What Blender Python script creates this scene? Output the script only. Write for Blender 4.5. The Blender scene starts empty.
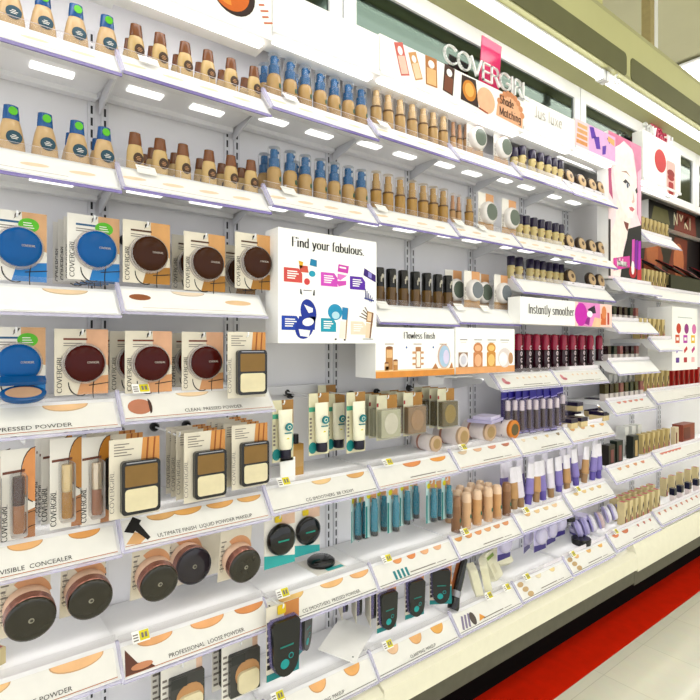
import bpy, math, random
from mathutils import Vector, Matrix
random.seed(7)
S = bpy.context.scene
COL = S.collection
H = 1.15                       # eye height of the photographer above the floor
F, U0, V0, TH = 529.0, 350.0, 345.0, math.radians(37.8)
SN, CS = math.sin(TH), math.cos(TH)

def X(u, Y=1.0):               # where along the wall a sight line at depth Y from the photographer falls
    a = (u - U0) / F
    return Y * (SN + a * CS) / (CS - a * SN)
def Z(u, v, Y=1.0):            # height above eye level
    a = (u - U0) / F
    return -(v - V0) / F * Y / (CS - a * SN)

# ------------------------------------------------------------------ materials
def lin(c):
    r = []
    for x in c:
        x /= 255.0
        r.append(x / 12.92 if x <= .04045 else ((x + .055) / 1.055) ** 2.4)
    return r
MATS = {}
def mat(name, rgb, rough=.45, metal=0.0, emit=0.0, vary=.06, scale=40.0, coat=0.0, spec=.35):
    if name in MATS: return MATS[name]
    m = bpy.data.materials.new(name); m.use_nodes = True
    nt = m.node_tree; b = nt.nodes['Principled BSDF']
    c = lin(rgb) + [1]
    b.inputs['Roughness'].default_value = rough
    b.inputs['Metallic'].default_value = metal
    b.inputs['Coat Weight'].default_value = coat
    b.inputs['Specular IOR Level'].default_value = spec
    b.inputs['Base Color'].default_value = c
    if emit:
        b.inputs['Emission Color'].default_value = c
        b.inputs['Emission Strength'].default_value = emit
    elif vary:
        tc = nt.nodes.new('ShaderNodeTexCoord'); nz = nt.nodes.new('ShaderNodeTexNoise')
        nz.inputs['Scale'].default_value = scale; nz.inputs['Detail'].default_value = 3
        rp = nt.nodes.new('ShaderNodeValToRGB')
        rp.color_ramp.elements[0].position = .3; rp.color_ramp.elements[1].position = .7
        rp.color_ramp.elements[0].color = [max(0, x * (1 - vary)) for x in c[:3]] + [1]
        rp.color_ramp.elements[1].color = [min(1, x * (1 + vary)) for x in c[:3]] + [1]
        nt.links.new(tc.outputs['Object'], nz.inputs['Vector'])
        nt.links.new(nz.outputs['Fac'], rp.inputs['Fac'])
        nt.links.new(rp.outputs['Color'], b.inputs['Base Color'])
    MATS[name] = m
    return m
def clear(name, rgb, alpha=.15, rough=.06):
    if name in MATS: return MATS[name]
    m = bpy.data.materials.new(name); m.use_nodes = True
    nt = m.node_tree; b = nt.nodes['Principled BSDF']; out = nt.nodes['Material Output']
    b.inputs['Base Color'].default_value = lin(rgb) + [1]; b.inputs['Roughness'].default_value = rough
    tr = nt.nodes.new('ShaderNodeBsdfTransparent'); mx = nt.nodes.new('ShaderNodeMixShader')
    fr = nt.nodes.new('ShaderNodeFresnel'); fr.inputs['IOR'].default_value = 1.15
    ad = nt.nodes.new('ShaderNodeMath'); ad.operation = 'ADD'; ad.inputs[1].default_value = alpha; ad.use_clamp = True
    nt.links.new(fr.outputs[0], ad.inputs[0]); nt.links.new(ad.outputs[0], mx.inputs[0])
    nt.links.new(tr.outputs[0], mx.inputs[1]); nt.links.new(b.outputs[0], mx.inputs[2])
    nt.links.new(mx.outputs[0], out.inputs['Surface'])
    MATS[name] = m
    return m
WHITE = mat('white_satin_plastic', (238, 238, 240), .35, vary=.015)
def translucent(name, rgb, k):
    m = mat(name, rgb, .35, vary=0); nt = m.node_tree; b = nt.nodes['Principled BSDF']; out = nt.nodes['Material Output']
    t = nt.nodes.new('ShaderNodeBsdfTranslucent'); t.inputs[0].default_value = lin(rgb) + [1]
    mx = nt.nodes.new('ShaderNodeMixShader'); mx.inputs[0].default_value = k
    nt.links.new(b.outputs[0], mx.inputs[1]); nt.links.new(t.outputs[0], mx.inputs[2]); nt.links.new(mx.outputs[0], out.inputs['Surface'])
    return m
SHELFW = translucent('white_translucent_shelf', (243, 243, 244), .35)
PANEL = mat('pale_grey_back_panel', (226, 225, 228), .5, vary=.02, scale=8)
PAPER = mat('cream_label_paper', (226, 224, 219), .55, vary=.02)
WPAPER = mat('white_label_paper', (244, 243, 240), .5, vary=.015)
CARD = mat('ivory_card', (216, 208, 190), .45, vary=.03)
CARDW = mat('white_card', (228, 224, 216), .45, vary=.02)
BLACK = mat('black_plastic', (14, 13, 14), .25, coat=.3)
SLOTM = mat('dark_slot', (40, 40, 44), .6)
INK = mat('black_ink', (30, 27, 26), .6, vary=0)
GREYINK = mat('grey_ink', (120, 112, 105), .6, vary=0)
BROWNINK = mat('brown_ink', (120, 62, 40), .6, vary=0)
REDLINE = mat('rust_line_ink', (168, 92, 50), .6, vary=0)
LAV = clear('lavender_acrylic', (222, 218, 246), .35)
LAVD = clear('violet_acrylic_edge', (136, 122, 190), .7)
GUARD = clear('clear_acrylic', (245, 240, 245), .03)
BLISTER = clear('clear_blister', (250, 250, 250), .05)
STEEL = mat('white_enamel_steel', (214, 214, 218), .35, vary=.02)
GSTEEL = mat('grey_steel', (150, 150, 155), .35, .6)
LED = mat('led_diffuser', (255, 252, 250), emit=3.0)
SLOTLED = mat('shelf_led', (255, 253, 250), emit=1.0)
TUBEL = mat('fluorescent_tube', (255, 255, 246), emit=2.4)

# ------------------------------------------------------------------ mesh building
class FR:                      # a flat frame: origin, right, up and the normal they make
    def __init__(s, o, ex=(1, 0, 0), ey=(0, 0, 1)):
        s.o = Vector(o); s.ex = Vector(ex).normalized(); s.ey = Vector(ey).normalized(); s.n = s.ex.cross(s.ey)
    def p(s, x, y, d=0.0): return s.o + s.ex * x + s.ey * y + s.n * d
FRONT = FR((0, 0, 0))
class MB:
    def __init__(s): s.v = []; s.f = []; s.m = []; s.ms = []
    def mi(s, m):
        if m not in s.ms: s.ms.append(m)
        return s.ms.index(m)
    def add(s, pts, faces, m):
        b = len(s.v); s.v += [tuple(p) for p in pts]; k = s.mi(m)
        for f in faces: s.f.append([b + i for i in f]); s.m.append(k)
        return s
    def poly(s, fr, pts, m, d=0.0):
        return s.add([fr.p(x, y, d) for x, y in pts], [list(range(len(pts)))], m)
    def ext(s, fr, pts, d0, d1, m, mside=None):
        n = len(pts)
        s.add([fr.p(x, y, d0) for x, y in pts] + [fr.p(x, y, d1) for x, y in pts],
              [list(range(n))[::-1], list(range(n, 2 * n))] + [[i, (i + 1) % n, n + (i + 1) % n, n + i] for i in range(n)], m)
        if mside:
            k = s.mi(mside)
            for i in range(n): s.m[-1 - i] = k
        return s
    def box(s, x0, x1, y0, y1, z0, z1, m):
        return s.ext(FR((0, y0, 0)), rect(x0, z0, x1, z1), y0 - y1, 0, m)
    def prism(s, prof, x0, x1, m):          # profile in (y, z) swept along x
        n = len(prof)
        return s.add([(x0, y, z) for y, z in prof] + [(x1, y, z) for y, z in prof],
              [list(range(n)), list(range(n, 2 * n))[::-1]] + [[i, n + i, n + (i + 1) % n, (i + 1) % n] for i in range(n)], m)
    def lathe(s, fr, cx, cy, prof, m, seg=20, sx=1.0, sy=1.0, z=False):
        # profile (radius, along); along = the normal, or the up axis when z
        pts = []; fs = []
        for r, d in prof:
            for i in range(seg):
                a = 2 * math.pi * i / seg
                if z: pts.append(fr.o + fr.ex * (cx + r * sx * math.cos(a)) - fr.n * (r * sy * math.sin(a)) + fr.ey * (cy + d))
                else: pts.append(fr.p(cx + r * sx * math.cos(a), cy + r * sy * math.sin(a), d))
        for k in range(len(prof) - 1):
            for i in range(seg):
                j = (i + 1) % seg
                fs.append([k * seg + i, k * seg + j, (k + 1) * seg + j, (k + 1) * seg + i])
        fs.append(list(range(seg))[::-1]); fs.append([(len(prof) - 1) * seg + i for i in range(seg)])
        return s.add(pts, fs, m)
    def tube(s, p0, p1, r, m, seg=8, r1=None):
        p0 = Vector(p0); p1 = Vector(p1); n = (p1 - p0); L = n.length; n.normalize()
        a = n.orthogonal().normalized(); b = n.cross(a)
        fr = FR(p0, a, b)
        return s.lathe(fr, 0, 0, [(r, 0), (r if r1 is None else r1, L)], m, seg)
    def wire(s, pts, r, m, seg=6):
        for a, b in zip(pts, pts[1:]): s.tube(a, b, r, m, seg)
        return s
    def text(s, fr, t, x, y, h, m, w=None, d=.0006, align='l', up=False):
        vs, fs, tw = font_mesh(t)
        sy = h / .72; sx = sy if w is None else w / max(tw, 1e-6)
        off = {'l': 0, 'c': -tw * sx / 2, 'r': -tw * sx}[align]
        if up: pts = [fr.p(x - q[1] * sy, y + off + q[0] * sx, d) for q in vs]
        else: pts = [fr.p(x + off + q[0] * sx, y + q[1] * sy, d) for q in vs]
        return s.add(pts, fs, m)
    def nib(s, fr, t, x, y, h, m, w=.13, t2=.035, d=.0006, width=None, up=False, depth=0.0, gap=.1):
        cx = 0.0; items = []
        for c in t:
            if c == ' ': cx += .38; continue
            gw, st = GLYPH[c]
            items += [[(cx + px, py) for px, py in q] for q in st]
            cx += gw + gap
        k = h; kx = h if width is None else width / cx
        for q in items:
            for a, b in zip(q, q[1:]):
                hl = hull([(p[0] * kx + i * w * h / 2, p[1] * k + j * t2 * h / 2) for p in (a, b) for i in (-1, 1) for j in (-1, 1)])
                if up: hl = [(x - py, y + px) for px, py in hl]
                else: hl = [(x + px, y + py) for px, py in hl]
                if depth: s.ext(fr, hl, d, d + depth, m)
                else: s.poly(fr, hl, m, d)
        return s
    def build(s, name, parent=None, loc=None, sharp=38):
        me = bpy.data.meshes.new(name); me.from_pydata(s.v, [], s.f); me.update()
        for m in s.ms: me.materials.append(m)
        me.polygons.foreach_set('material_index', s.m)
        me.polygons.foreach_set('use_smooth', [True] * len(s.f))
        try: me.set_sharp_from_angle(angle=math.radians(sharp))
        except Exception: pass
        o = bpy.data.objects.new(name, me); COL.objects.link(o)
        if parent: o.parent = parent
        if loc: o.location = loc
        return o
FM = {}
def font_mesh(t):
    if t in FM: return FM[t]
    cu = bpy.data.curves.new('t', 'FONT'); cu.body = t; cu.resolution_u = 2
    o = bpy.data.objects.new('t', cu); COL.objects.link(o)
    dg = bpy.context.evaluated_depsgraph_get()
    me = bpy.data.meshes.new_from_object(o.evaluated_get(dg))
    vs = [(v.co.x, v.co.y) for v in me.vertices]; fs = [list(p.vertices) for p in me.polygons]
    bpy.data.objects.remove(o); bpy.data.curves.remove(cu); bpy.data.meshes.remove(me)
    x0 = min(v[0] for v in vs); vs = [(a - x0, b) for a, b in vs]
    FM[t] = (vs, fs, max(v[0] for v in vs))
    return FM[t]
def hull(p):
    p = sorted(set((round(a, 7), round(b, 7)) for a, b in p))
    def half(q):
        h = []
        for c in q:
            while len(h) > 1 and (h[-1][0] - h[-2][0]) * (c[1] - h[-2][1]) - (h[-1][1] - h[-2][1]) * (c[0] - h[-2][0]) <= 0: h.pop()
            h.append(c)
        return h
    a = half(p); b = half(p[::-1])
    return a[:-1] + b[:-1]
def rect(x0, y0, x1, y1): return [(x0, y0), (x1, y0), (x1, y1), (x0, y1)]
def arc(cx, cy, rx, ry, a0, a1, n=10):
    return [(cx + rx * math.cos(math.radians(a0 + (a1 - a0) * i / n)), cy + ry * math.sin(math.radians(a0 + (a1 - a0) * i / n))) for i in range(n + 1)]
def ell(cx, cy, rx, ry, n=20): return arc(cx, cy, rx, ry, 0, 360, n)[:-1]
def rrect(x0, y0, x1, y1, r, n=4):
    return arc(x1 - r, y0 + r, r, r, -90, 0, n) + arc(x1 - r, y1 - r, r, r, 0, 90, n) + arc(x0 + r, y1 - r, r, r, 90, 180, n) + arc(x0 + r, y0 + r, r, r, 180, 270, n)
def rot2(p, a, cx=0, cy=0):
    c, s_ = math.cos(math.radians(a)), math.sin(math.radians(a))
    return [(cx + (x - cx) * c - (y - cy) * s_, cy + (x - cx) * s_ + (y - cy) * c) for x, y in p]
_b = lambda x, y=.33, r=.27: arc(x, y, r, .33, 0, 360, 14)
GLYPH = {
 'C': (.82, [arc(.44, .5, .4, .5, 45, 315, 14)]), 'O': (.88, [arc(.44, .5, .4, .5, 0, 360, 18)]),
 'V': (.78, [[(.05, 1), (.4, 0), (.75, 1)]]), 'E': (.6, [[(.1, 0), (.1, 1), (.56, 1)], [(.1, .52), (.5, .52)], [(.1, 0), (.58, 0)]]),
 'R': (.7, [[(.1, 0), (.1, 1), (.35, 1)] + arc(.35, .76, .24, .24, 90, -90, 8) + [(.1, .52)], [(.38, .52), (.68, 0)]]),
 'G': (.86, [arc(.44, .5, .4, .5, 45, 330, 14) + [(.8, .44), (.55, .44)]]), 'I': (.2, [[(.1, 0), (.1, 1)]]),
 'L': (.55, [[(.1, 1), (.1, 0), (.54, 0)]]), 'F': (.62, [[(.1, 0), (.1, 1), (.6, 1), (.6, .86)], [(.1, .52), (.45, .52)]]),
 'S': (.6, [arc(.3, .74, .24, .26, 30, 230, 8) + arc(.3, .25, .26, .25, 60, -150, 8)]),
 'M': (.95, [[(.1, 0), (.1, 1), (.48, .1), (.86, 1), (.86, 0)]]), 'J': (.4, [[(.3, 1), (.3, .1), (.2, 0), (.04, .06)]]),
 'a': (.55, [arc(.26, .33, .22, .33, 30, 330, 10), [(.46, .66), (.46, .06), (.54, 0)]]),
 'b': (.58, [[(.1, 1.02), (.1, .04)], arc(.31, .33, .23, .33, -150, 150, 10)]), 'd': (.58, [arc(.27, .33, .23, .33, 30, 330, 10), [(.48, 1.02), (.48, 0)]]),
 'e': (.52, [[(.08, .36), (.46, .36)] + arc(.27, .34, .2, .33, 5, 310, 10)]), 'f': (.36, [[(.14, 0), (.14, .82)] + arc(.27, .84, .13, .17, 180, 50, 5), [(.02, .64), (.32, .64)]]),
 'g': (.55, [arc(.27, .36, .2, .28, 0, 360, 12), [(.47, .64), (.47, -.1)] + arc(.27, -.12, .2, .16, 0, -150, 6)]),
 'h': (.58, [[(.1, 1.02), (.1, 0)], arc(.29, .4, .19, .26, 170, 0, 8) + [(.48, 0)]]), 'i': (.22, [[(.1, .66), (.1, 0)], [(.1, .9), (.1, .96)]]),
 'l': (.22, [[(.1, 1.02), (.1, 0)]]), 'm': (.88, [[(.1, .66), (.1, 0)], arc(.27, .4, .17, .26, 170, 0, 6) + [(.44, 0)], arc(.61, .4, .17, .26, 170, 0, 6) + [(.78, 0)]]),
 'n': (.58, [[(.1, .66), (.1, 0)], arc(.29, .4, .19, .26, 170, 0, 8) + [(.48, 0)]]), 'o': (.58, [arc(.29, .33, .24, .33, 0, 360, 14)]),
 'r': (.4, [[(.1, .66), (.1, 0)], arc(.27, .42, .16, .24, 160, 45, 5)]), 's': (.46, [arc(.23, .49, .17, .17, 30, 230, 6) + arc(.23, .16, .19, .16, 60, -150, 6)]),
 't': (.36, [[(.14, .88), (.14, .08), (.24, 0), (.33, .06)], [(.02, .64), (.3, .64)]]), 'u': (.58, [[(.1, .66), (.1, .22)] + arc(.28, .24, .18, .24, 180, 330, 6), [(.48, .66), (.48, 0)]]),
 'w': (.8, [[(.04, .66), (.22, 0), (.4, .62), (.58, 0), (.76, .66)]]), 'x': (.55, [[(.06, .66), (.5, 0)], [(.48, .66), (.06, 0)]]),
 'y': (.56, [[(.05, .66), (.29, .02)], [(.52, .66), (.26, -.1), (.14, -.27), (.04, -.22)]]), '.': (.2, [[(.1, 0), (.1, .07)]]), 'c': (.5, [arc(.27, .33, .22, .33, 45, 315, 10)]),
}

# ------------------------------------------------------------------ things
def thing(name, label=None, cat=None, loc=(0, 0, 0), rz=0.0, group=None):
    o = bpy.data.objects.new(name, None); COL.objects.link(o); o.empty_display_size = .02
    o.location = loc; o.rotation_euler = (0, 0, rz)
    return tag(o, label, cat, group)
def tag(o, label=None, cat=None, group=None, kind=None):
    if label: o['label'] = label
    if cat: o['category'] = cat
    if group: o['group'] = group
    if kind: o['kind'] = kind
    return o
def dup(r):
    n = r.copy(); COL.objects.link(n)
    for c in KIDS.get(r.name, []):
        d = c.copy(); COL.objects.link(d); d.parent = n
        for g in KIDS.get(c.name, []):
            e = g.copy(); COL.objects.link(e); e.parent = d
    return n
KIDS, PROTO, BUILD, CAT = {}, {}, {}, {}
def product(key, cat):
    def deco(fn): BUILD[key] = fn; CAT[key] = cat; return fn
    return deco
def kids_of(o):
    ch = [c for c in bpy.data.objects if c.parent == o]
    KIDS[o.name] = ch
    for c in ch: KIDS[c.name] = [g for g in bpy.data.objects if g.parent == c]
def place(key, x, y, z, label, group=None, rz=0.0, rx=0.0, ry=0.0, sc=1.0, args=()):
    k = (key,) + tuple(args)
    if k in PROTO: o = dup(PROTO[k])
    else:
        o = BUILD[key](*args); PROTO[k] = o; kids_of(o)
    o.location = (x, y, z + H); o.rotation_euler = (rx, ry, rz)
    o.scale = (sc, sc, sc) if not isinstance(sc, tuple) else sc
    for q in ('label', 'group'):
        if q in o: del o[q]
    tag(o, label, CAT[key], group)
    return o
ORD = 'first second third fourth fifth sixth seventh eighth ninth tenth eleventh twelfth thirteenth fourteenth fifteenth sixteenth'.split()
def row(key, us, Y, z, desc, where, group=None, rz=0.0, args=(), sc=1.0, ends=True, **kw):
    n = len(us)
    for i, u in enumerate(us):
        lab = f'{ORD[i]} {desc} from the left {where}' if n > 1 else f'{desc} {where}'
        a = args[i] if args and isinstance(args[0], tuple) else args
        zz = z[i] if isinstance(z, (list, tuple)) else z
        yy = Y[i] if isinstance(Y, (list, tuple)) else Y
        place(key, X(u, yy), yy, zz, lab, group or (f'{desc}s {where}' if n > 1 else None), rz + random.uniform(-.04, .04), sc=sc, args=a, **kw)
ON = dict(A='on the top shelf', B='on the second shelf', C='on the third shelf', D='on the fourth shelf', E='on the fifth shelf', F='on the sixth shelf', G='on the bottom shelf')
def C(rgb, rough=.4, **k):
    # inks and plastics a little deeper than they look under the over-bright shelf light
    dk = (sum(rgb) / 765) ** .20
    rgb = tuple(int(255 * (q / 255) ** 1.12 * dk) for q in rgb)
    return mat('tint_%02x%02x%02x_%d' % (*rgb, int(rough * 100)), rgb, rough, **k)

# ------------------------------------------------------------------ products (built at the origin, standing on z = 0, facing the aisle)
TAN = C((210, 178, 132), .3, coat=.3); DTAN = C((192, 158, 104), .25, coat=.15); BEIGE = C((222, 190, 150), .35)
BLUE = C((6, 100, 168), .22, coat=.15); TEALB = C((2, 108, 166), .25, coat=.15); GREEN = C((104, 208, 34), .4)
DTEAL = C((20, 88, 112), .45); BROWN = C((142, 84, 38), .25, coat=.15); DBROWN = C((58, 34, 20), .18, coat=.15)
ORANGE = C((218, 150, 84), .5); SKIN = C((226, 172, 122), .5); PEACH = C((234, 200, 176), .5); COPPER = mat('copper_band', (150, 100, 88), .25, .7)
TEAL = C((18, 142, 156), .3, coat=.3); PURPLE = C((52, 28, 120), .35); DPURP = C((44, 26, 78), .3, coat=.3); LILAC = C((176, 166, 226), .35)
GREYG = C((112, 128, 112), .3); CREAM = C((236, 226, 196), .5); YELLOW = C((236, 226, 30), .5); RED = C((190, 24, 38), .35); MAG = C((214, 24, 150), .4)
WINE = C((120, 12, 46), .25, coat=.15); GOLD = C((196, 158, 84), .3, coat=.2); SPONGE = C((228, 218, 184), .8); POWDER = C((156, 122, 68), .7)
CLEARCAP = clear('clear_cap_plastic', (250, 248, 244), .025)

def oval_label(mb, cx, cz, rx, rz, y, m, curve=None):
    mb.poly(FR((0, y, 0)), ell(cx, cz, rx, rz, 18), m)

@product('wide_foundation_bottle', 'foundation bottle')
def _():
    t = thing('foundation_bottle')
    MB().lathe(FRONT, 0, 0, [(.0205, 0), (.0215, .003), (.0200, .020), (.0160, .042), (.0125, .054), (.0115, .055)], TAN, 24, 1, .62, True).build('bottle', t)
    MB().lathe(FRONT, 0, 0, [(.0125, .0545), (.0125, .060), (.0108, .0785), (.0090, .0795)], BLUE, 24, 1, .62, True).build('cap', t)
    # the round label leans with the bottle's shoulder
    fr = FR((.003, -.0129, .0235), (1, 0, 0), (0, .19, 1))
    m = MB().ext(fr, ell(0, 0, .0118, .0120, 20), -.002, .0004, DTEAL)
    for k, w in ((.003, .006), (0, .012), (-.003, .009)): m.poly(fr, rect(-w / 2, k - .0006, w / 2, k + .0006), CARDW, .0007)
    m.build('round_label', t)
    fr = FR((.002, -.0078, .069), (1, 0, 0), (0, .06, 1))
    MB().ext(fr, ell(0, 0, .0068, .0072, 16), -.003, .0003, GREEN).build('cap_sticker', t)
    return t

@product('brown_capped_bottle', 'foundation bottle')
def _():
    t = thing('foundation_bottle')
    MB().lathe(FRONT, 0, 0, [(.0155, 0), (.0168, .003), (.0160, .020), (.0152, .036), (.0135, .046), (.0118, .0494)], C((210, 180, 124), .25, coat=.15), 22, 1, .68, True).build('bottle', t)
    MB().lathe(FRONT, 0, 0, [(.0124, .0495), (.0124, .054), (.0100, .0735), (.0086, .0742)], BROWN, 22, 1, .68, True).build('cap', t)
    fr = FR((.004, -.0108, .023), (1, .12, 0), (0, .06, 1))
    m = MB().ext(fr, ell(0, 0, .0095, .0112, 18), -.002, .0004, C((92, 58, 26), .4))
    for k, w in ((.003, .006), (0, .010), (-.003, .007)): m.poly(fr, rect(-w / 2, k - .0005, w / 2, k + .0005), SKIN, .0007)
    m.build('round_label', t)
    return t

@product('blue_pump_bottle', 'pump bottle')
def _():
    t = thing('pump_bottle')
    MB().lathe(FRONT, 0, 0, [(.0155, 0), (.0168, .003), (.0168, .044), (.0150, .050), (.0120, .054)], DTAN, 22, z=True).build('bottle', t)
    m = MB().lathe(FRONT, 0, 0, [(.0125, .053), (.0125, .073), (.0090, .076), (.0090, .092), (.0080, .095), (.004, .0955)], TEALB, 18, z=True)
    m.tube((0, 0, .088), (.010, -.006, .089), .0034, TEALB)
    m.build('pump', t)
    MB().lathe(FRONT, 0, 0, [(.0148, .050), (.0146, .098), (.0130, .1005)], CLEARCAP, 18, z=True).build('clear_cap', t)
    fr = FR((.0075, -.0156, .026), (1, .5, 0))
    MB().ext(fr, ell(0, 0, .0034, .006, 14), -.002, .0004, C((26, 110, 88), .4)).build('green_mark', t)
    return t

@product('clear_capped_bottle', 'foundation bottle')
def _(tone='tan'):
    t = thing('foundation_bottle')
    body = {'tan': DTAN, 'gold': C((188, 148, 76), .22, coat=.15), 'slim': C((200, 160, 110), .3), 'black': C((126, 92, 36), .25, coat=.15)}[tone]
    neck = {'tan': C((208, 178, 132), .3), 'gold': C((190, 152, 88), .25, coat=.3), 'slim': C((196, 150, 110), .3), 'black': C((26, 22, 18), .25)}[tone]
    r = .0090 if tone == 'slim' else .0150
    MB().lathe(FRONT, 0, 0, [(r * .95, 0), (r, .003), (r, .046), (r * .95, .050)], body, 20, z=True).build('bottle', t)
    MB().lathe(FRONT, 0, 0, [(r * .96, .0505), (r * .96, .098), (r * .85, .101)], CLEARCAP if tone != 'black' else neck, 20, z=True).build('cap', t)
    if tone != 'black':
        MB().lathe(FRONT, 0, 0, [(r * .70, .0515), (r * .70, .076), (r * .56, .078), (r * .56, .095)], neck, 16, z=True).build('pump', t)
        MB().lathe(FRONT, 0, 0, [(r * 1.03, .0485), (r * 1.03, .0525)], C((120, 84, 44), .3), 20, z=True).build('neck_ring', t)
    else:
        fr = FR((0, -r, .072)); m = MB()
        m.ext(fr, arc(.001, .006, .004, .006, 0, 360, 12)[:-1], -.001, .0005, C((190, 184, 170), .4)); m.ext(fr, rect(-.006, -.010, -.002, .004), -.001, .0005, C((190, 184, 170), .4))
        m.build('printed_mark', t)
        MB().ext(FR((.006, -r, .022), (1, .3, 0)), rect(-.004, -.014, .003, .014), -.001, .0005, C((110, 70, 20), .4)).build('side_label', t)
    return t

@product('purple_capped_bottle', 'foundation bottle')
def _():
    t = thing('foundation_bottle')
    MB().lathe(FRONT, 0, 0, [(.0125, 0), (.0135, .003), (.0135, .044), (.012, .048)], C((214, 196, 138), .3, coat=.3), 18, z=True).build('bottle', t)
    MB().lathe(FRONT, 0, 0, [(.0137, .0485), (.0135, .078), (.012, .080)], DPURP, 18, z=True).build('cap', t)
    fr = FR((.002, -.0133, .024)); m = MB().ext(fr, ell(0, -.004, .005, .007, 14), -.001, .0004, C((96, 60, 44), .4))
    m.poly(fr, rect(-.008, .012, .008, .015), GOLD, .0006); m.build('front_label', t)
    return t

@product('blister_compact', 'compact')
def _(tone='green'):
    t = thing('blister_compact')
    m = MB().ext(FR((0, 0, 0)), rrect(-.034, 0, .034, .105, .004), -.0015, 0, CARDW)
    fr = FR((0, -.0003, 0)); m.poly(fr, rect(-.002, .078, .034, .105), SKIN, 0); m.poly(fr, rect(-.034, 0, .034, .022), C((206, 168, 120), .5), 0)
    m.nib(fr, 'COVERGIRL', -.026, .012, .007, GREYINK, up=True); m.build('card', t)
    MB().lathe(FR((.004, 0, .050)), 0, 0, [(.031, 0), (.0315, .010), (.029, .015), (.024, .018)], BLISTER if tone == 'x' else C((228, 224, 220), .2, coat=.15), 26).build('compact', t)
    MB().lathe(FR((.004, -.018, .050)), 0, 0, [(.0235, 0), (.023, .0008)], {'green': C((112, 124, 112), .25, coat=.15), 'grey': C((128, 134, 140), .25, coat=.15)}[tone], 22).build('window', t)
    return t

@product('round_compact', 'compact')
def _(tone='a'):
    t = thing('round_compact'); fr = FR((0, 0, .0275), (1, 0, 0), (0, .22, 1))
    MB().lathe(fr, 0, 0, [(.026, -.006), (.0275, -.003), (.0275, .005), (.0255, .008)], C((86, 66, 48), .3), 24).build('case', t)
    MB().lathe(fr, 0, 0, [(.0215, .0082), (.0195, .0105), (.008, .0115)], C((214, 184, 140), .4), 22).build('powder_pan', t)
    MB().lathe(fr, 0, .001, [(.0075, .0118), (.007, .0128)], C((120, 90, 60), .4), 16).build('emblem', t)
    return t

def card_art(m, fr, w, h, tone, head, n=9, lines=True):
    x0, x1 = -w / 2, w / 2
    m.poly(fr, [(x1 - w * .42, h * .56), (x1, h * .44), (x1, h), (x1 - w * .42, h)], tone, .0002)
    m.poly(fr, rect(x0 + w * .16, h * .83, x0 + w * .60, h * .86), head, .0004)
    for k in range(2): m.poly(fr, rect(x0 + w * .16, h * (.775 - .035 * k), x0 + w * (.5 - .1 * k), h * (.788 - .035 * k)), GREYINK, .0004)
    m.nib(fr, 'COVERGIRL', x0 + w * .13, h * .04, w * .085, INK, w=.17, t2=.06, width=h * .56, up=True)

@product('disc_powder_card', 'compact')
def _(kind='brown'):
    w, h = .088, .118
    t = thing('pressed_powder_card'); fr = FR((0, 0, 0)); m = MB().ext(fr, rect(-w / 2, 0, w / 2, h), -.0015, 0, CARD if kind != 'blue' else CARDW)
    tone = {'brown': C((224, 172, 112), .5), 'blue': C((222, 178, 134), .5), 'red': C((232, 184, 150), .5)}[kind]
    head = {'brown': C((112, 74, 50), .5), 'blue': C((40, 110, 160), .5), 'red': C((150, 80, 60), .5)}[kind]
    card_art(m, fr, w, h, tone, head)
    low = {'brown': C((190, 136, 50), .5), 'blue': C((30, 140, 214), .45), 'red': C((222, 166, 118), .5)}[kind]
    m.poly(fr, [(-.008, 0), (w / 2, 0), (w / 2, .034), (.0, .030)], low, .0003)
    for q in (arc(-.002, .022, .02, .024, 180, 290, 8), arc(.03, .006, .012, .036, 100, 200, 8), [(.012, .016), (w / 2, .020)]):
        for a, b in zip(q, q[1:]): m.poly(fr, hull([(p[0] + i * .0008, p[1] + j * .0008) for p in (a, b) for i in (-1, 1) for j in (-1, 1)]), INK, .0005)
    m.poly(fr, arc(0, h - .008, .004, .005, 200, 20, 6) + [(.006, h - .001), (-.005, h - .014)], INK if kind != 'blue' else GREYINK, .0005)
    m.build('card', t)
    f2 = FR((0, 0, .060))
    dm = {'brown': C((88, 46, 18), .2, spec=.15), 'blue': C((4, 106, 180), .22, spec=.2), 'red': C((98, 24, 16), .2, spec=.15)}[kind]
    MB().lathe(f2, .003, -.004, [(.037, 0), (.037, .003), (.0345, .004), (.0345, .011), (.031, .0135)], clear('clear_blister_rim', (240, 230, 225), .3), 30).build('blister_rim', t)
    d = MB().lathe(f2, .003, -.004, [(.0325, .0005), (.0335, .010), (.0320, .0145), (.0260, .0175), (.012, .019)], dm, 32).build('compact', t, sharp=60)
    mm = MB(); mm.nib(f2, 'COVERGIRL', .005, -.0035, .0032, C((190, 180, 170), .5), w=.16, t2=.1, d=.0196, width=.020); mm.build('lettering', d)
    if kind == 'blue':
        s = MB().ext(fr, ell(.017, .096, .0155, .0120, 20), .0005, .001, GREEN)
        for k in range(3): s.poly(fr, rect(.009, .091 + k * .004, .025 - k * .002, .0925 + k * .004), CARDW, .0013)
        s.build('green_sticker', t)
    return t

@product('open_blue_compact', 'compact')
def _():
    t = thing('open_compact')
    MB().lathe(FR((0, 0, .006), (1, 0, 0), (0, .78, .62)), 0, 0, [(.031, -.006), (.033, -.003), (.033, .003), (.030, .004)], BLUE, 30, 1, .55).build('base', t)
    MB().lathe(FR((0, 0, .006), (1, 0, 0), (0, .78, .62)), 0, 0, [(.026, .0043), (.025, .005)], C((196, 160, 132), .7), 26, 1, .5).build('powder_pan', t)
    MB().ext(FR((0, .012, .026), (1, 0, 0), (0, .9, .42)), rrect(-.034, -.010, .034, .012, .006), -.002, .004, BLUE).build('lid', t)
    return t

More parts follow.
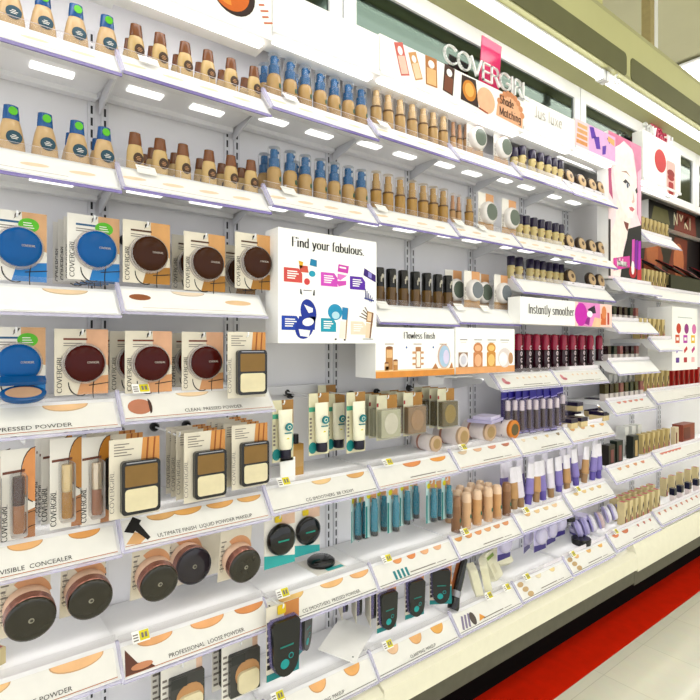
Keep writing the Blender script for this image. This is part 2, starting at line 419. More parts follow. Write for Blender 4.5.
@product('duo_compact_card', 'compact')
def _():
    w, h = .088, .142
    t = thing('powder_duo_card'); fr = FR((0, 0, 0)); m = MB().ext(fr, rect(-w / 2, 0, w / 2, h), -.0015, 0, CARD)
    m.poly(fr, [(.010, .096), (w / 2, .088), (w / 2, h), (.014, h)], C((222, 160, 90), .5), .0002)
    for k in (0, 1): m.poly(fr, [(.019 + k * .012, .10), (.022 + k * .012, .10), (.025 + k * .012, h), (.022 + k * .012, h)], C((176, 100, 40), .5), .0004)
    for k in range(5): m.poly(fr, rect(-.036, .112 + .005 * k, -.036 + (.03, .022, .034, .018, .026)[k], .1138 + .005 * k), GREYINK, .0004)
    m.nib(fr, 'COVERGIRL', -.036, .012, .007, GREYINK, w=.17, t2=.06, width=.075, up=True)
    m.build('card', t)
    f2 = FR((.008, -.0005, .055))
    cs = MB().ext(f2, rrect(-.034, -.048, .034, .048, .007), 0, .012, BLACK).build('case', t)
    MB().ext(f2, rrect(-.0285, .002, .0285, .040, .002), .012, .0126, POWDER).build('powder_pan', t)
    MB().ext(f2, rrect(-.0285, -.042, .0285, -.002, .006), .012, .0136, SPONGE).build('sponge', t)
    MB().ext(f2, rect(-.026, .0435, .026, .0455), .012, .0128, GSTEEL).build('hinge', t)
    return t

@product('concealer_card', 'concealer')
def _(tone='a'):
    w, h = .050, .158
    t = thing('concealer_card'); fr = FR((0, 0, 0)); m = MB().ext(fr, rect(-w / 2, 0, w / 2, h), -.0015, 0, CARDW)
    sk = {'a': C((236, 164, 104), .5), 'b': C((212, 150, 70), .5), 'c': C((208, 140, 40), .5)}[tone]
    m.poly(fr, arc(w / 2, .112, .020, .046, 90, 270, 12), sk, .0003)
    m.poly(fr, [(.008, 0), (w / 2, 0), (w / 2, .056), (.010, .050)], C((196, 140, 92), .5), .0003)
    for q in (arc(w / 2, .040, .018, .010, 180, 90, 5), arc(w / 2, .010, .018, .016, 180, 90, 6), arc(w / 2, .112, .021, .047, 90, 260, 10)):
        for a, b in zip(q, q[1:]): m.poly(fr, hull([(p[0] + i * .0006, p[1] + j * .0006) for p in (a, b) for i in (-1, 1) for j in (-1, 1)]), C((90, 50, 24), .5), .0005)
    m.poly(fr, [(-.022, .117), (.010, .119), (.010, .1235), (-.022, .1215)], C((140, 84, 64), .5), .0004)
    m.nib(fr, 'COVERGIRL', -.0155, .006, .0085, INK, w=.17, t2=.06, width=.062, up=True)
    m.build('card', t)
    f2 = FR((.000, -.010, .020))
    MB().lathe(f2, 0, 0, [(.0075, 0), (.0085, .003), (.0085, .044), (.0080, .046)], {'a': C((176, 122, 78), .3, coat=.15), 'b': C((186, 136, 50), .25, coat=.15), 'c': C((176, 120, 88), .3, coat=.15)}[tone], 18, z=True).build('tube', t)
    MB().lathe(f2, 0, 0, [(.0088, .0465), (.0088, .092), (.0080, .0935)], {'a': C((92, 48, 32), .22, coat=.15), 'b': mat('gold_cap', (196, 172, 124), .25, .6), 'c': mat('pale_gold_cap', (200, 184, 160), .25, .6)}[tone], 18, z=True).build('cap', t)
    MB().ext(FR((0, -.0005, .014)), rrect(-.012, 0, .012, .104, .005), 0, .0205, BLISTER).build('blister', t)
    return t

@product('loose_powder_card', 'powder jar')
def _(tone='dark'):
    w, h = .078, .125
    t = thing('loose_powder_card'); fr = FR((0, 0, 0)); m = MB().ext(fr, rect(-w / 2, 0, w / 2, h), -.0015, 0, CARD)
    for k in range(7): m.poly(fr, rect(-.036, .030 + .011 * k, -.036 + (.012, .009, .013, .008, .011, .007, .012)[k], .033 + .011 * k), GREYINK, .0004)
    m.nib(fr, 'COVERGIRL', -.028, .024, .0062, GREYINK, w=.15, t2=.06, width=.070, up=True)
    m.poly(fr, arc(.006, .064, .036, .042, 10, 130, 10) + [(.006, .064)], C((226, 172, 130), .5), .0003)
    m.build('card', t)
    f2 = FR((.004, -.0005, .054))
    MB().lathe(f2, 0, 0, [(.036, 0), (.0375, .003), (.0375, .022), (.036, .024)], PEACH, 32).build('jar', t)
    lid = MB().lathe(f2, 0, 0, [(.0365, .0242), (.0392, .026), (.0392, .043), (.0380, .0445)], COPPER, 32).build('band', t)
    lt = MB().lathe(f2, 0, 0, [(.0386, .0447), (.0378, .0495), (.034, .051), (.02, .0515)], {'dark': C((62, 58, 46), .12, coat=.25), 'violet': C((58, 48, 60), .15, coat=.25)}[tone], 32).build('lid', t, sharp=60)
    mm = MB().ext(f2, ell(0, 0, .0046, .0046, 16), .0512, .0518, C((170, 166, 150), .3)); mm.ext(f2, ell(.0006, 0, .0026, .0026, 12), .0518, .0521, C((70, 66, 54), .3)); mm.build('emblem', lt)
    return t

@product('powder_backing_card', 'card')
def _():
    t = thing('loose_powder_card'); fr = FR((0, 0, 0)); m = MB().ext(fr, rect(-.039, 0, .039, .125), -.0015, 0, CARD)
    for k in range(7): m.poly(fr, rect(-.036, .030 + .011 * k, -.036 + (.012, .009, .013, .008, .011, .007, .012)[k], .033 + .011 * k), GREYINK, .0004)
    m.nib(fr, 'COVERGIRL', -.028, .024, .0062, GREYINK, w=.15, t2=.06, width=.070, up=True); m.build('card', t)
    return t

@product('sponge_compact_card', 'compact')
def _():
    t = thing('sponge_compact_card'); fr = FR((0, 0, 0)); m = MB().ext(fr, rect(-.043, 0, .043, .125), -.0015, 0, CARDW)
    for k in range(8): m.poly(fr, rect(-.040, .012 + .012 * k, -.040 + (.011, .008, .012, .009)[k % 4], .017 + .012 * k), GREYINK, .0004)
    m.poly(fr, rect(.030, .030, .043, .125), PEACH, .0003); m.build('card', t)
    f2 = FR((.008, -.0005, .056))
    MB().ext(f2, rrect(-.036, -.046, .036, .046, .003), 0, .010, C((84, 84, 82), .25, coat=.15)).build('case', t)
    MB().ext(f2, rect(-.0355, .026, -.002, .0455), .010, .0135, C((66, 68, 68), .2, coat=.15)).build('mirror_flap', t)
    MB().ext(f2, rrect(-.024, -.030, .034, .026, .026), .010, .0108, C((206, 160, 112), .7)).build('powder_pan', t)
    MB().ext(f2, rrect(-.020, -.040, .030, .006, .012), .0108, .018, SPONGE).build('sponge', t)
    return t

@product('long_compact_card', 'compact')
def _(side='front'):
    t = thing('long_compact_card'); fr = FR((0, 0, 0))
    m = MB().ext(fr, rect(-.030, 0, .034, .125), -.0015, 0, CARD); m.poly(fr, rect(.004, .055, .034, .125), ORANGE, .0003)
    m.poly(fr, rect(-.030, 0, .034, .012), C((30, 158, 160), .45), .0003); m.poly(fr, rect(.026, 0, .034, .05), C((30, 158, 160), .45), .0004)
    for k in range(7): m.poly(fr, rect(-.029, .02 + .012 * k, -.022, .028 + .012 * k), INK, .0004)
    m.build('card', t)
    prof = arc(0, .030, .024, .030, 180, 360, 14) + [(.027, .088), (.022, .094), (-.022, .094), (-.027, .088)]
    f2 = FR((0, -.0005, .008))
    MB().ext(f2, [(x * 1.07, y * 1.02 - .001) for x, y in prof], 0, .008, clear('violet_blister', (150, 140, 200), .4)).build('blister_rim', t)
    d = MB().ext(f2, prof, .0005, .016, C((46, 48, 48), .25, coat=.15)).build('compact', t)
    p = MB().ext(f2, ell(-.004, .022, .0085, .008, 14), .016, .0164, C((30, 178, 178), .4)); p.ext(f2, ell(.008, .033, .005, .005, 12), .016, .0164, C((30, 178, 178), .4))
    p.ext(f2, ell(.008, .033, .0035, .0035, 12), .0164, .0167, C((46, 48, 48), .3)); p.ext(f2, rect(-.013, .050, .013, .0525), .016, .0164, C((20, 150, 140), .4)); p.build('printed_drops', d)
    m = MB().ext(FR((0, -.002, .108)), rrect(-.010, 0, .006, .016, .003), 0, .001, C((238, 206, 40), .45)); m.build('yellow_sticker', t)
    return t

@product('black_disc_card', 'compact')
def _():
    t = thing('smooth_powder_card'); fr = FR((0, 0, 0)); m = MB().ext(fr, rect(-.038, 0, .042, .118), -.0015, 0, CARDW)
    m.poly(fr, [(-.038, 0), (.042, 0), (.042, .016), (-.038, .03)], C((60, 190, 190), .45), .0003); m.poly(fr, rect(.0, .09, .042, .118), PEACH, .0003); m.build('card', t)
    f2 = FR((.002, -.0005, .062)); d = MB().lathe(f2, 0, 0, [(.034, 0), (.0355, .004), (.0345, .012), (.029, .016), (.01, .0175)], C((12, 12, 13), .14, coat=.25), 30).build('compact', t, sharp=60)
    MB().ext(f2, rect(-.014, -.002, .014, .0015), .0172, .0182, C((20, 170, 150), .4)).build('printed_name', d)
    MB().ext(FR((-.002, -.002, .1)), rrect(-.010, 0, .008, .014, .003), 0, .001, C((240, 214, 40), .45)).build('yellow_sticker', t)
    return t

@product('lying_disc', 'compact')
def _():
    t = thing('smooth_powder_card')
    MB().box(-.045, .045, -.050, .045, 0, .0015, CARDW).build('card', t)
    MB().lathe(FR((0, 0, .0015)), 0, 0, [(.034, 0), (.0365, .004), (.0355, .012), (.029, .017), (.01, .0185)], C((12, 12, 13), .14, coat=.25), 30, z=True).build('compact', t, sharp=60)
    MB().ext(FR((.02, -.046, .0016), (1, 0, 0), (0, 1, 0)), rect(-.03, 0, .02, .014), 0, .0003, C((70, 196, 196), .45)).build('teal_band', t)
    return t

@product('cream_tube_card', 'cream tube')
def _(k='bb'):
    w, h = .058, .148
    t = thing('cream_tube_card'); fr = FR((0, 0, 0)); m = MB().ext(fr, rect(-w / 2, 0, w / 2, h), -.0015, 0, C((226, 220, 190), .5))
    m.poly(fr, [(.0, .098), (w / 2, .09), (w / 2, h), (-.004, h)], C((186, 140, 74), .5), .0003); m.poly(fr, rect(-w / 2, .104, -.004, .115), C((90, 190, 160), .5), .0004)
    m.poly(fr, ell(-.018, .018, .012, .014, 12), C((40, 160, 160), .5), .0003); m.poly(fr, ell(.020, .05, .009, .03, 12), C((40, 170, 166), .5), .0003)
    for q in range(6): m.poly(fr, rect(-.027, .04 + .009 * q, -.021, .045 + .009 * q), GREYINK, .0004)
    m.build('card', t)
    f2 = FR((.0, -.002, .006))
    body = MB(); ring = []
    for zz, rx, ry in ((.024, .0125, .011), (.03, .0165, .013), (.06, .018, .011), (.095, .019, .006), (.120, .0195, .0012)):
        ring.append([(rx * math.cos(a), -.012 + ry * math.sin(a), .006 + zz) for a in [2 * math.pi * i / 18 for i in range(18)]])
    body.add([p for r in ring for p in r], [[k2 * 18 + i, k2 * 18 + (i + 1) % 18, (k2 + 1) * 18 + (i + 1) % 18, (k2 + 1) * 18 + i] for k2 in range(4) for i in range(18)] + [list(range(72, 90)), list(range(18))[::-1]], C((240, 236, 214), .35, coat=.2))
    b = body.build('tube', t)
    MB().lathe(FR((0, -.012, .006)), 0, 0, [(.0125, .004), (.0135, .006), (.0135, .0245), (.0125, .026)], C((38, 34, 64), .3), 18, z=True).build('cap', t)
    f3 = FR((0, -.0245, .076), (1, 0, 0), (0, -.16, 1))
    p = MB().ext(f3, ell(.002, .010, .0095, .0095, 18), -.003, .001, C((24, 150, 160), .4)); p.ext(f3, ell(.002, .010, .005, .005, 14), .001, .0013, C((240, 236, 214), .4)); p.ext(f3, ell(.002, .010, .0035, .0035, 14), .0013, .0016, C((24, 150, 160), .4))
    p.ext(f3, rect(-.008, -.006, .010, -.004), -.003, .001, C((24, 150, 160), .4)); p.ext(f3, ell(.0, -.020, .004, .004, 12), -.003, .002, YELLOW); p.build('printed_emblem', b)
    return t

@product('teal_stick_card', 'concealer')
def _():
    t = thing('teal_concealer_card'); fr = FR((0, 0, 0)); m = MB().ext(fr, rect(-.018, 0, .018, .122), -.001, 0, C((206, 232, 232), .4))
    m.poly(fr, rect(-.004, .088, .018, .122), C((230, 170, 116), .5), .0003); m.poly(fr, rect(-.018, .0, -.012, .08), C((40, 160, 160), .5), .0003); m.poly(fr, ell(-.008, .106, .007, .008, 10), YELLOW, .0004); m.build('card', t)
    MB().lathe(FR((.002, -.011, .006)), 0, 0, [(.009, .012), (.0095, .015), (.0095, .070), (.007, .078), (.007, .092), (.005, .094)], C((10, 146, 172), .25, coat=.15), 16, z=True).build('stick', t)
    MB().lathe(FR((.002, -.011, .006)), 0, 0, [(.008, 0), (.0088, .002), (.0088, .0118)], C((30, 44, 60), .3), 16, z=True).build('cap', t)
    MB().lathe(FR((.002, -.011, .006)), 0, 0, [(.0105, -.001), (.0108, .08), (.009, .096)], BLISTER, 14, z=True).build('blister', t)
    return t

@product('beige_stick', 'concealer stick')
def _(tone='a'):
    t = thing('concealer_stick'); c = {'a': C((226, 186, 146), .35), 'b': C((164, 122, 88), .35), 'c': C((222, 174, 122), .35)}[tone]
    MB().lathe(FRONT, 0, 0, [(.0135, 0), (.0145, .002), (.0145, .080)], c, 18, z=True).build('body', t)
    MB().lathe(FRONT, 0, 0, [(.0147, .0802), (.0147, .098), (.011, .107), (.005, .109)], C((236, 208, 178), .35) if tone != 'b' else C((176, 134, 100), .35), 18, z=True).build('cap', t)
    MB().lathe(FR((.003, -.0142, .038), (1, .2, 0)), 0, 0, [(.005, -.001), (.004, .0012)], C((40, 130, 104), .4), 12, .7, 1.5).build('leaf_mark', t)
    return t

@product('lilac_tube', 'cream tube')
def _(tone='lilac'):
    t = thing('squeeze_tube'); r = []
    for zz, rx, ry in ((.0, .010, .010), (.034, .0115, .0105), (.036, .015, .013), (.09, .0165, .008), (.14, .0175, .0012)):
        r.append([(rx * math.cos(a), ry * math.sin(a), zz) for a in [2 * math.pi * i / 16 for i in range(16)]])
    lil = {'lilac': C((150, 136, 204), .35), 'tan': C((206, 162, 110), .35), 'white': C((226, 220, 232), .35)}[tone]
    fs = lambda a, b: [[k * 16 + i, k * 16 + (i + 1) % 16, (k + 1) * 16 + (i + 1) % 16, (k + 1) * 16 + i] for k in range(a, b) for i in range(16)]
    MB().add([p for q in r[:2] for p in q], fs(0, 1) + [list(range(16))[::-1], list(range(16, 32))], C((120, 104, 190), .3) if tone == 'lilac' else C((186, 150, 110), .3)).build('cap', t)
    MB().add([p for q in r[2:4] for p in q], fs(0, 1) + [list(range(16))[::-1]], lil).build('tube', t)
    MB().add([p for q in r[3:5] for p in q], fs(0, 1) + [list(range(16, 32))], C((238, 234, 242), .35)).build('crimped_end', t)
    return t

@product('purple_stick_card', 'mascara card')
def _():
    t = thing('purple_stick_card'); fr = FR((0, 0, 0)); m = MB().ext(fr, rect(-.020, 0, .020, .158), -.001, 0, PURPLE)
    m.poly(fr, rect(-.020, .120, .020, .158), C((50, 34, 176), .35), .0003); m.poly(fr, [(-.020, .118), (.020, .122), (.020, .126), (-.020, .121)], LILAC, .0005); m.poly(fr, rect(-.018, .004, .018, .010), LILAC, .0005); m.build('card', t)
    MB().lathe(FR((.003, -.009, 0)), 0, 0, [(.0075, .018), (.008, .020), (.008, .082)], C((96, 76, 54), .3), 14, z=True).build('tube', t)
    MB().lathe(FR((.003, -.009, 0)), 0, 0, [(.0085, .0822), (.0085, .112), (.005, .116)], C((232, 220, 222), .3), 14, z=True).build('cap', t)
    MB().ext(FR((0, -.0005, 0)), rrect(-.013, .012, .017, .118, .006), 0, .019, clear('lilac_blister', (214, 204, 236), .06)).build('blister', t)
    return t

@product('boxed_compact', 'compact')
def _(tone='pale'):
    t = thing('boxed_compact'); c = {'pale': C((190, 188, 160), .3), 'tan': C((158, 128, 90), .3), 'olive': C((120, 104, 52), .3)}[tone]
    m = MB().ext(FR((0, 0, 0)), rect(-.036, 0, .036, .118), -.0015, 0, C((226, 222, 196), .5)); fr = FR((0, -.0003, 0))
    m.poly(fr, rect(.0, .082, .036, .118), C((196, 146, 74), .5), 0); m.poly(fr, rect(-.036, .088, -.030, .098), RED, .0002); m.build('card', t)
    MB().ext(FR((0, -.0008, 0)), rrect(-.034, .008, .034, .080, .002), 0, .016, c).build('case', t)
    MB().ext(FR((0, -.0168, .044)), ell(0, 0, .024, .028, 24), 0, .0012, {'pale': C((212, 208, 190), .5), 'tan': C((182, 146, 104), .5), 'olive': C((172, 146, 60), .5)}[tone]).build('powder_pan', t)
    MB().ext(FR((0, -.0005, 0)), rect(-.0355, .006, .0355, .083), 0, .022, BLISTER).build('clear_box', t)
    return t

@product('powder_roll', 'powder tub')
def _(tone='white'):
    t = thing('powder_tub'); fr = FR((0, 0, .0275))
    MB().lathe(fr, 0, 0, [(.026, -.085), (.0275, -.083), (.0275, -.004), (.026, -.002)], C((236, 226, 222), .3, coat=.3), 26).build('tub', t)
    MB().lathe(fr, 0, 0, [(.028, -.060), (.028, -.052)], C((206, 150, 130), .4), 26).build('band', t)
    MB().lathe(fr, 0, 0, [(.0265, -.0018), (.0265, .006), (.022, .008)], {'white': C((210, 180, 150), .4), 'orange': C((228, 142, 36), .35)}[tone], 26).build('lid', t)
    MB().lathe(fr, 0, 0, [(.017, .0082), (.016, .009)], {'white': C((190, 160, 110), .4), 'orange': C((120, 104, 60), .35)}[tone], 22).build('lid_label', t)
    return t

@product('berry_bottle', 'lip gloss')
def _():
    t = thing('gloss_bottle')
    MB().lathe(FRONT, 0, 0, [(.012, 0), (.0135, .003), (.0135, .070), (.012, .074)], C((74, 10, 32), .2, coat=.15), 18, z=True).build('bottle', t)
    MB().lathe(FRONT, 0, 0, [(.0137, .0742), (.0137, .118), (.011, .128), (.005, .131)], C((184, 22, 72), .25, coat=.15), 18, z=True).build('cap', t)
    fr = FR((.001, -.0134, .06)); m = MB()
    for q in (arc(.001, .022, .004, .007, 40, 320, 8), arc(-.001, .002, .004, .007, 0, 360, 10), arc(.0, -.020, .004, .007, 40, 320, 8), arc(0, -.042, .0035, .006, 0, 360, 10)):
        for a, b in zip(q, q[1:]): m.ext(fr, hull([(p[0] + i * .0011, p[1] + j * .0009) for p in (a, b) for i in (-1, 1) for j in (-1, 1)]), -.001, .0006, C((240, 226, 232), .4))
    m.build('swirl_lettering', t)
    return t

@product('dark_box', 'boxed compact')
def _():
    t = thing('small_box')
    MB().box(-.022, .022, -.03, .03, 0, .034, C((226, 206, 160), .45)).build('box', t); MB().box(-.0224, .0224, -.0304, .0304, .020, .0345, DPURP).build('lid', t)
    return t

@product('short_pot', 'nail colour')
def _(tone='dark'):
    t = thing('nail_colour_bottle'); c = {'dark': C((64, 34, 40), .2, coat=.15), 'olive': C((88, 78, 46), .2, coat=.15), 'rose': C((160, 96, 96), .2, coat=.15), 'green': C((46, 60, 50), .2, coat=.15)}[tone]
    MB().box(-.012, .012, -.010, .010, 0, .026, C((214, 206, 204), .2, coat=.15)).build('glass', t)
    MB().box(-.0124, .0124, -.0104, .0104, .0262, .06, c).build('cap', t)
    return t

@product('lip_box', 'lipstick box')
def _(tone='gold'):
    t = thing('lipstick_box'); c = {'gold': C((206, 186, 130), .4), 'cream': C((222, 206, 160), .4), 'red': C((196, 30, 26), .35), 'clear': C((226, 226, 222), .35)}[tone]
    MB().box(-.0125, .0125, 0, .028, 0, .088, c).build('box', t)
    m = MB(); fr = FR((0, -.0002, 0)); k = C((120, 30, 36), .4) if tone != 'clear' else C((90, 84, 60), .4)
    m.poly(fr, [(-.010, .004), (-.002, .004), (-.002, .036), (-.010, .032)], k, .0003); m.poly(fr, [(.001, .030), (.010, .046), (.010, .066), (.001, .054)], C((70, 36, 30), .4), .0003)
    m.poly(fr, rect(.002, .004, .010, .024), C((198, 90, 96), .4), .0003)
    if tone == 'cream': MB().poly(FR((0, 0, .0883), (1, 0, 0), (0, 1, 0)), rect(-.010, .004, .010, .022), C((222, 96, 104), .4), .0003).build('top_print', t)
    m.build('front_print', t)
    return t

@product('lilac_compact_card', 'compact')
def _():
    t = thing('lilac_compact_card'); fr = FR((0, 0, 0)); m = MB().ext(fr, rect(-.036, 0, .036, .11), -.0015, 0, C((206, 200, 232), .45))
    m.poly(fr, [(-.036, 0), (.036, 0), (.036, .016), (-.036, .022)], C((72, 56, 150), .4), .0003); m.poly(fr, rect(.0, .085, .036, .11), C((232, 206, 150), .45), .0003); m.build('card', t)
    MB().lathe(FR((0, -.0005, .052)), 0, 0, [(.029, 0), (.030, .006), (.027, .014), (.018, .018)], C((204, 200, 226), .25, coat=.15), 24).build('compact', t, sharp=60)
    return t

@product('wide_disc', 'compact')
def _(tone='lilac'):
    t = thing('domed_compact'); fr = FR((0, 0, .036), (1, 0, 0), (0, .3, 1))
    MB().lathe(fr, 0, 0, [(.033, -.006), (.035, -.002), (.035, .004), (.030, .009), (.018, .012)], {'lilac': C((190, 182, 226), .25, coat=.15), 'white': C((226, 222, 232), .25, coat=.15), 'rose': C((220, 196, 196), .25, coat=.15)}[tone], 26).build('lid', t, sharp=60)
    MB().lathe(fr, 0, 0, [(.034, -.012), (.034, -.0065)], C((176, 168, 220), .3), 26).build('base', t)
    return t

@product('black_lid', 'compact')
def _(tone='black'):
    t = thing('flat_compact'); MB().lathe(FRONT, 0, 0, [(.033, 0), (.035, .002), (.035, .010)], C((40, 38, 40), .2, coat=.15) if tone == 'black' else C((112, 100, 180), .3), 28, z=True).build('base', t)
    MB().lathe(FRONT, 0, 0, [(.036, .0102), (.036, .022), (.034, .024)], C((16, 15, 16), .2, coat=.15) if tone == 'black' else C((214, 208, 236), .3), 28, z=True).build('lid', t)
    return t

@product('price_tag', 'price tag')
def _(kind='yellow'):
    t = thing('price_tag'); fr = FR((0, 0, 0), (1, 0, 0), (0, .042, .05))
    m = MB().ext(fr, rect(-.019, 0, .019, .026), -.001, 0, WPAPER)
    if kind == 'yellow':
        for k in range(3): m.poly(fr, rect(-.017, .016 - .006 * k, -.006, .019 - .006 * k), GREYINK, .0003)
    else: m.poly(fr, rect(-.016, .018, .010, .020), C((216, 214, 210), .5), .0003)
    m.build('holder', t)
    if kind == 'yellow':
        y = MB().ext(fr, rect(-.003, .003, .018, .024), .0004, .0008, YELLOW)
        for k in (0, 1): y.poly(fr, rect(.001 + k * .008, .008, .006 + k * .008, .019), GREYINK, .0011)
        y.build('yellow_slip', t)
    return t

@product('peg_hook', 'peg hook')
def _(L=.17):
    t = thing('peg_hook')
    MB().lathe(FR((0, 0, 0)), 0, 0, [(.010, 0), (.0105, .008), (.007, .014)], BLACK, 14).build('plug', t)
    MB().wire([(0, -.013, 0), (0, -L, 0), (0, -L - .003, .004), (0, -L - .003, .009)], .0018, WHITE).build('arm', t)
    return t

# ------------------------------------------------------------------ the setting
def struct(name, mb, **k):
    o = mb.build(name, **k); o['kind'] = 'structure'; o.location.z += H if not k.get('loc') else 0
    return o
FLOORM = bpy.data.materials.new('white_floor_tile'); FLOORM.use_nodes = True
def _floor():
    nt = FLOORM.node_tree; b = nt.nodes['Principled BSDF']; b.inputs['Roughness'].default_value = .16; b.inputs['Coat Weight'].default_value = .3
    tc = nt.nodes.new('ShaderNodeTexCoord'); br = nt.nodes.new('ShaderNodeTexBrick'); br.offset = 0
    br.inputs['Scale'].default_value = 1; br.inputs['Brick Width'].default_value = .305; br.inputs['Row Height'].default_value = .305; br.inputs['Mortar Size'].default_value = .0012
    br.inputs['Color1'].default_value = lin((232, 229, 212)) + [1]; br.inputs['Color2'].default_value = lin((228, 226, 210)) + [1]; br.inputs['Mortar'].default_value = lin((206, 203, 186)) + [1]
    nz = nt.nodes.new('ShaderNodeTexNoise'); nz.inputs['Scale'].default_value = 22; nz.inputs['Detail'].default_value = 6
    mx = nt.nodes.new('ShaderNodeMixRGB'); mx.blend_type = 'MULTIPLY'; mx.inputs[0].default_value = .10
    nt.links.new(tc.outputs['Object'], br.inputs['Vector']); nt.links.new(tc.outputs['Object'], nz.inputs['Vector'])
    nt.links.new(br.outputs['Color'], mx.inputs[1]); nt.links.new(nz.outputs['Color'], mx.inputs[2]); nt.links.new(mx.outputs[0], b.inputs['Base Color'])
_floor()
REDF = mat('red_vinyl_floor', (210, 34, 8), .3, vary=.08, scale=20)
OLIVE = mat('olive_painted_canopy', (152, 150, 106), .5, vary=.03, scale=6); DOLIVE = mat('dark_olive_panel', (84, 84, 46), .55, vary=.06, scale=9)
CEILM = mat('cream_ceiling', (198, 194, 160), .7, vary=.03, scale=3)
MIRROR = mat('dark_mirror_glass', (70, 82, 76), .07, 1.0, vary=.03, scale=4)
FRAMEW = mat('white_frame', (244, 244, 246), .35, vary=.01)
yr = .951
o = MB().box(-3, 9, -5, yr, -H - .05, -H, FLOORM); struct('floor', o)
o = MB().box(-3, 9, yr, 1.3, -H - .05, -H, REDF); struct('floor_red_strip', o)
CZ = 2.05
o = MB().box(-3, 9, -5, 3, CZ, CZ + .05, CEILM); struct('ceiling', o)
o = MB().box(-1.2, 5.2, 1.215, 1.26, -H, 1.03, PANEL); struct('wall_back', o)
# store beyond the display: cream wall with a pale vertical lamp-lit trim
o = MB().box(-3, 9, 3.0, 3.06, -H, CZ, CEILM); struct('wall_store', o)
o = MB().box(9.0, 9.06, -5, 3.0, -H, CZ, CEILM); struct('wall_right', o)
o = MB().box(3.20, 3.245, 1.31, 1.36, 1.0, CZ, WPAPER); struct('trim_1', o)
o = MB().box(3.15, 3.20, 1.312, 1.36, 1.0, CZ, C((196, 180, 130), .6)); struct('trim_2', o)
o = MB().box(-1.2, 1.93, .97, 1.1, 1.2, CZ, mat('olive_bulkhead', (176, 172, 112), .6, vary=.03, scale=5)); struct('trim_3', o)

# ceiling lamps over the aisle
k = 0
for ix, x in enumerate((-1.2, .6, 2.4, 4.85, 6.6)):
    for iy, y in enumerate((-3.4, -1.9, -.4, 1.55)):
        if y > 1 and x < 4: continue
        t = thing('ceiling_lamp', f'recessed ceiling lamp panel, {ORD[ix]} along the aisle in the {ORD[iy]} row from the back', 'ceiling lamp', (x, y, H + CZ - .03), 0, 'lamp panels in the ceiling')
        if x == 4.85 and y == 1.55: t['label'] = 'bright square lamp panel in the cream ceiling beyond the canopy'
        MB().ext(FR((0, 0, .01), (1, 0, 0), (0, -1, 0)), rect(-.62, -.32, .62, .32), 0, .010, FRAMEW).build('frame', t)
        MB().ext(FR((0, 0, -.004), (1, 0, 0), (0, -1, 0)), rect(-.58, -.28, .58, .28), -.006, .004, mat('ceiling_lamp_glow', (255, 253, 248), emit=2.7)).build('diffuser', t)

# ------------------------------------------------------------------ the long display: base, uprights, canopy, tubes
XB = [-.045 + .305 * j for j in range(14)]
t = thing('display_plinth', 'long cream base of the display with a dark kick band over the red floor strip', 'display base', (0, 0, H))
seg = [(-.9, .87, -.922, -.856), (.872, 2.25, -.915, -.848), (2.252, 5.1, -.925, -.820)]
for i, (a, b, z0, z1) in enumerate(seg):
    MB().prism([(.985, z0), (.985, z0 + .055), (1.005, z1), (1.03, z1), (1.03, z0)], a, b, mat('cream_bumper', (232, 228, 206), .4, vary=.02)).build('bumper', t)
    MB().box(a, b, 1.0, 1.03, z0 - .062, z0 - .0005, mat('grey_brown_band', (84, 82, 68), .5, vary=.1)).build('lower_band', t)
MB().box(-.9, 5.1, 1.031, 1.2145, -.90, -.8855, WHITE).build('deck', t)
MB().box(-.9, 5.1, 1.11, 1.13, -H + .001, -.901, mat('matt_black_kick', (10, 9, 9), .9, spec=.05)).build('kick_board', t)
# slotted uprights on the back panel
k = 0
for j in range(1, 11):
    for dx in (-.008, .018):
        lo, hi = -.885, .66
        nm = 'slotted_upright'
        t = MB(); x = XB[j] + dx
        t.box(x - .007, x + .007, 1.209, 1.2145, lo, hi, STEEL)
        z = lo + .02
        while z < hi - .02:
            t.poly(FR((x, 1.2088, z)), rect(-.0022, 0, .0022, .017), SLOTM); z += .025
        o = t.build(nm); o.location.z = H
        tag(o, f"{'left' if dx < 0 else 'right'} slotted metal upright of the {ORD[j - 1]} pair along the back panel", 'shelf upright', 'slotted uprights')

# canopy over the display
UZ = 1.01
t = thing('display_canopy', 'olive canopy running over the whole display with dark rounded panels along its face', 'canopy', (0, 0, H))
MB().box(-1.2, 5.6, .94, 1.26, UZ, UZ + .012, OLIVE).build('underside', t)
MB().box(-1.2, 5.6, .94, .96, UZ + .0125, 1.20, mat('pale_olive_fascia', (172, 170, 118), .5, vary=.03, scale=6)).build('fascia', t)
MB().box(-1.2, 5.6, .94, 1.3, 1.2005, 1.215, OLIVE).build('top', t)
for a in (-.36, .86, 2.085, 3.31, 4.53):
    MB().ext(FR((0, .9395, 0)), rrect(a, UZ + .004, min(a + 1.19, 5.58), 1.10, .018), -.004, .002, DOLIVE).build('inset_panel', t)
for i, a in enumerate((-.50, .72, 1.94, 3.16, 4.38)):
    t = thing('fluorescent_tube', f'bright fluorescent tube under the canopy edge, {ORD[i]} of the line', 'fluorescent tube', (a, .972, H + UZ - .024), 0, 'tubes under the canopy')
    MB().tube((.02, 0, 0), (1.19, 0, 0), .0135, TUBEL, 14).build('tube', t)
    for q in (0.0, 1.19): MB().box(q, q + .02, -.014, .014, -.014, .023, WHITE).build('socket', t)
    MB().box(0, 1.21, -.012, .012, .0162, .0235, WHITE).build('batten', t)
    if i == 2:
        o = MB(); o.wire([(0, .0, .0) , (-.02, 0, -.02), (-.012, 0, -.036), (.014, 0, -.03), (.02, 0, -.012)], .004, WHITE, 8)
        o = o.build('ceiling_hook'); o.location = (a + .055, .95, H + UZ - .003); tag(o, 'small white open hook beside the joint of two fluorescent tubes', 'hook')
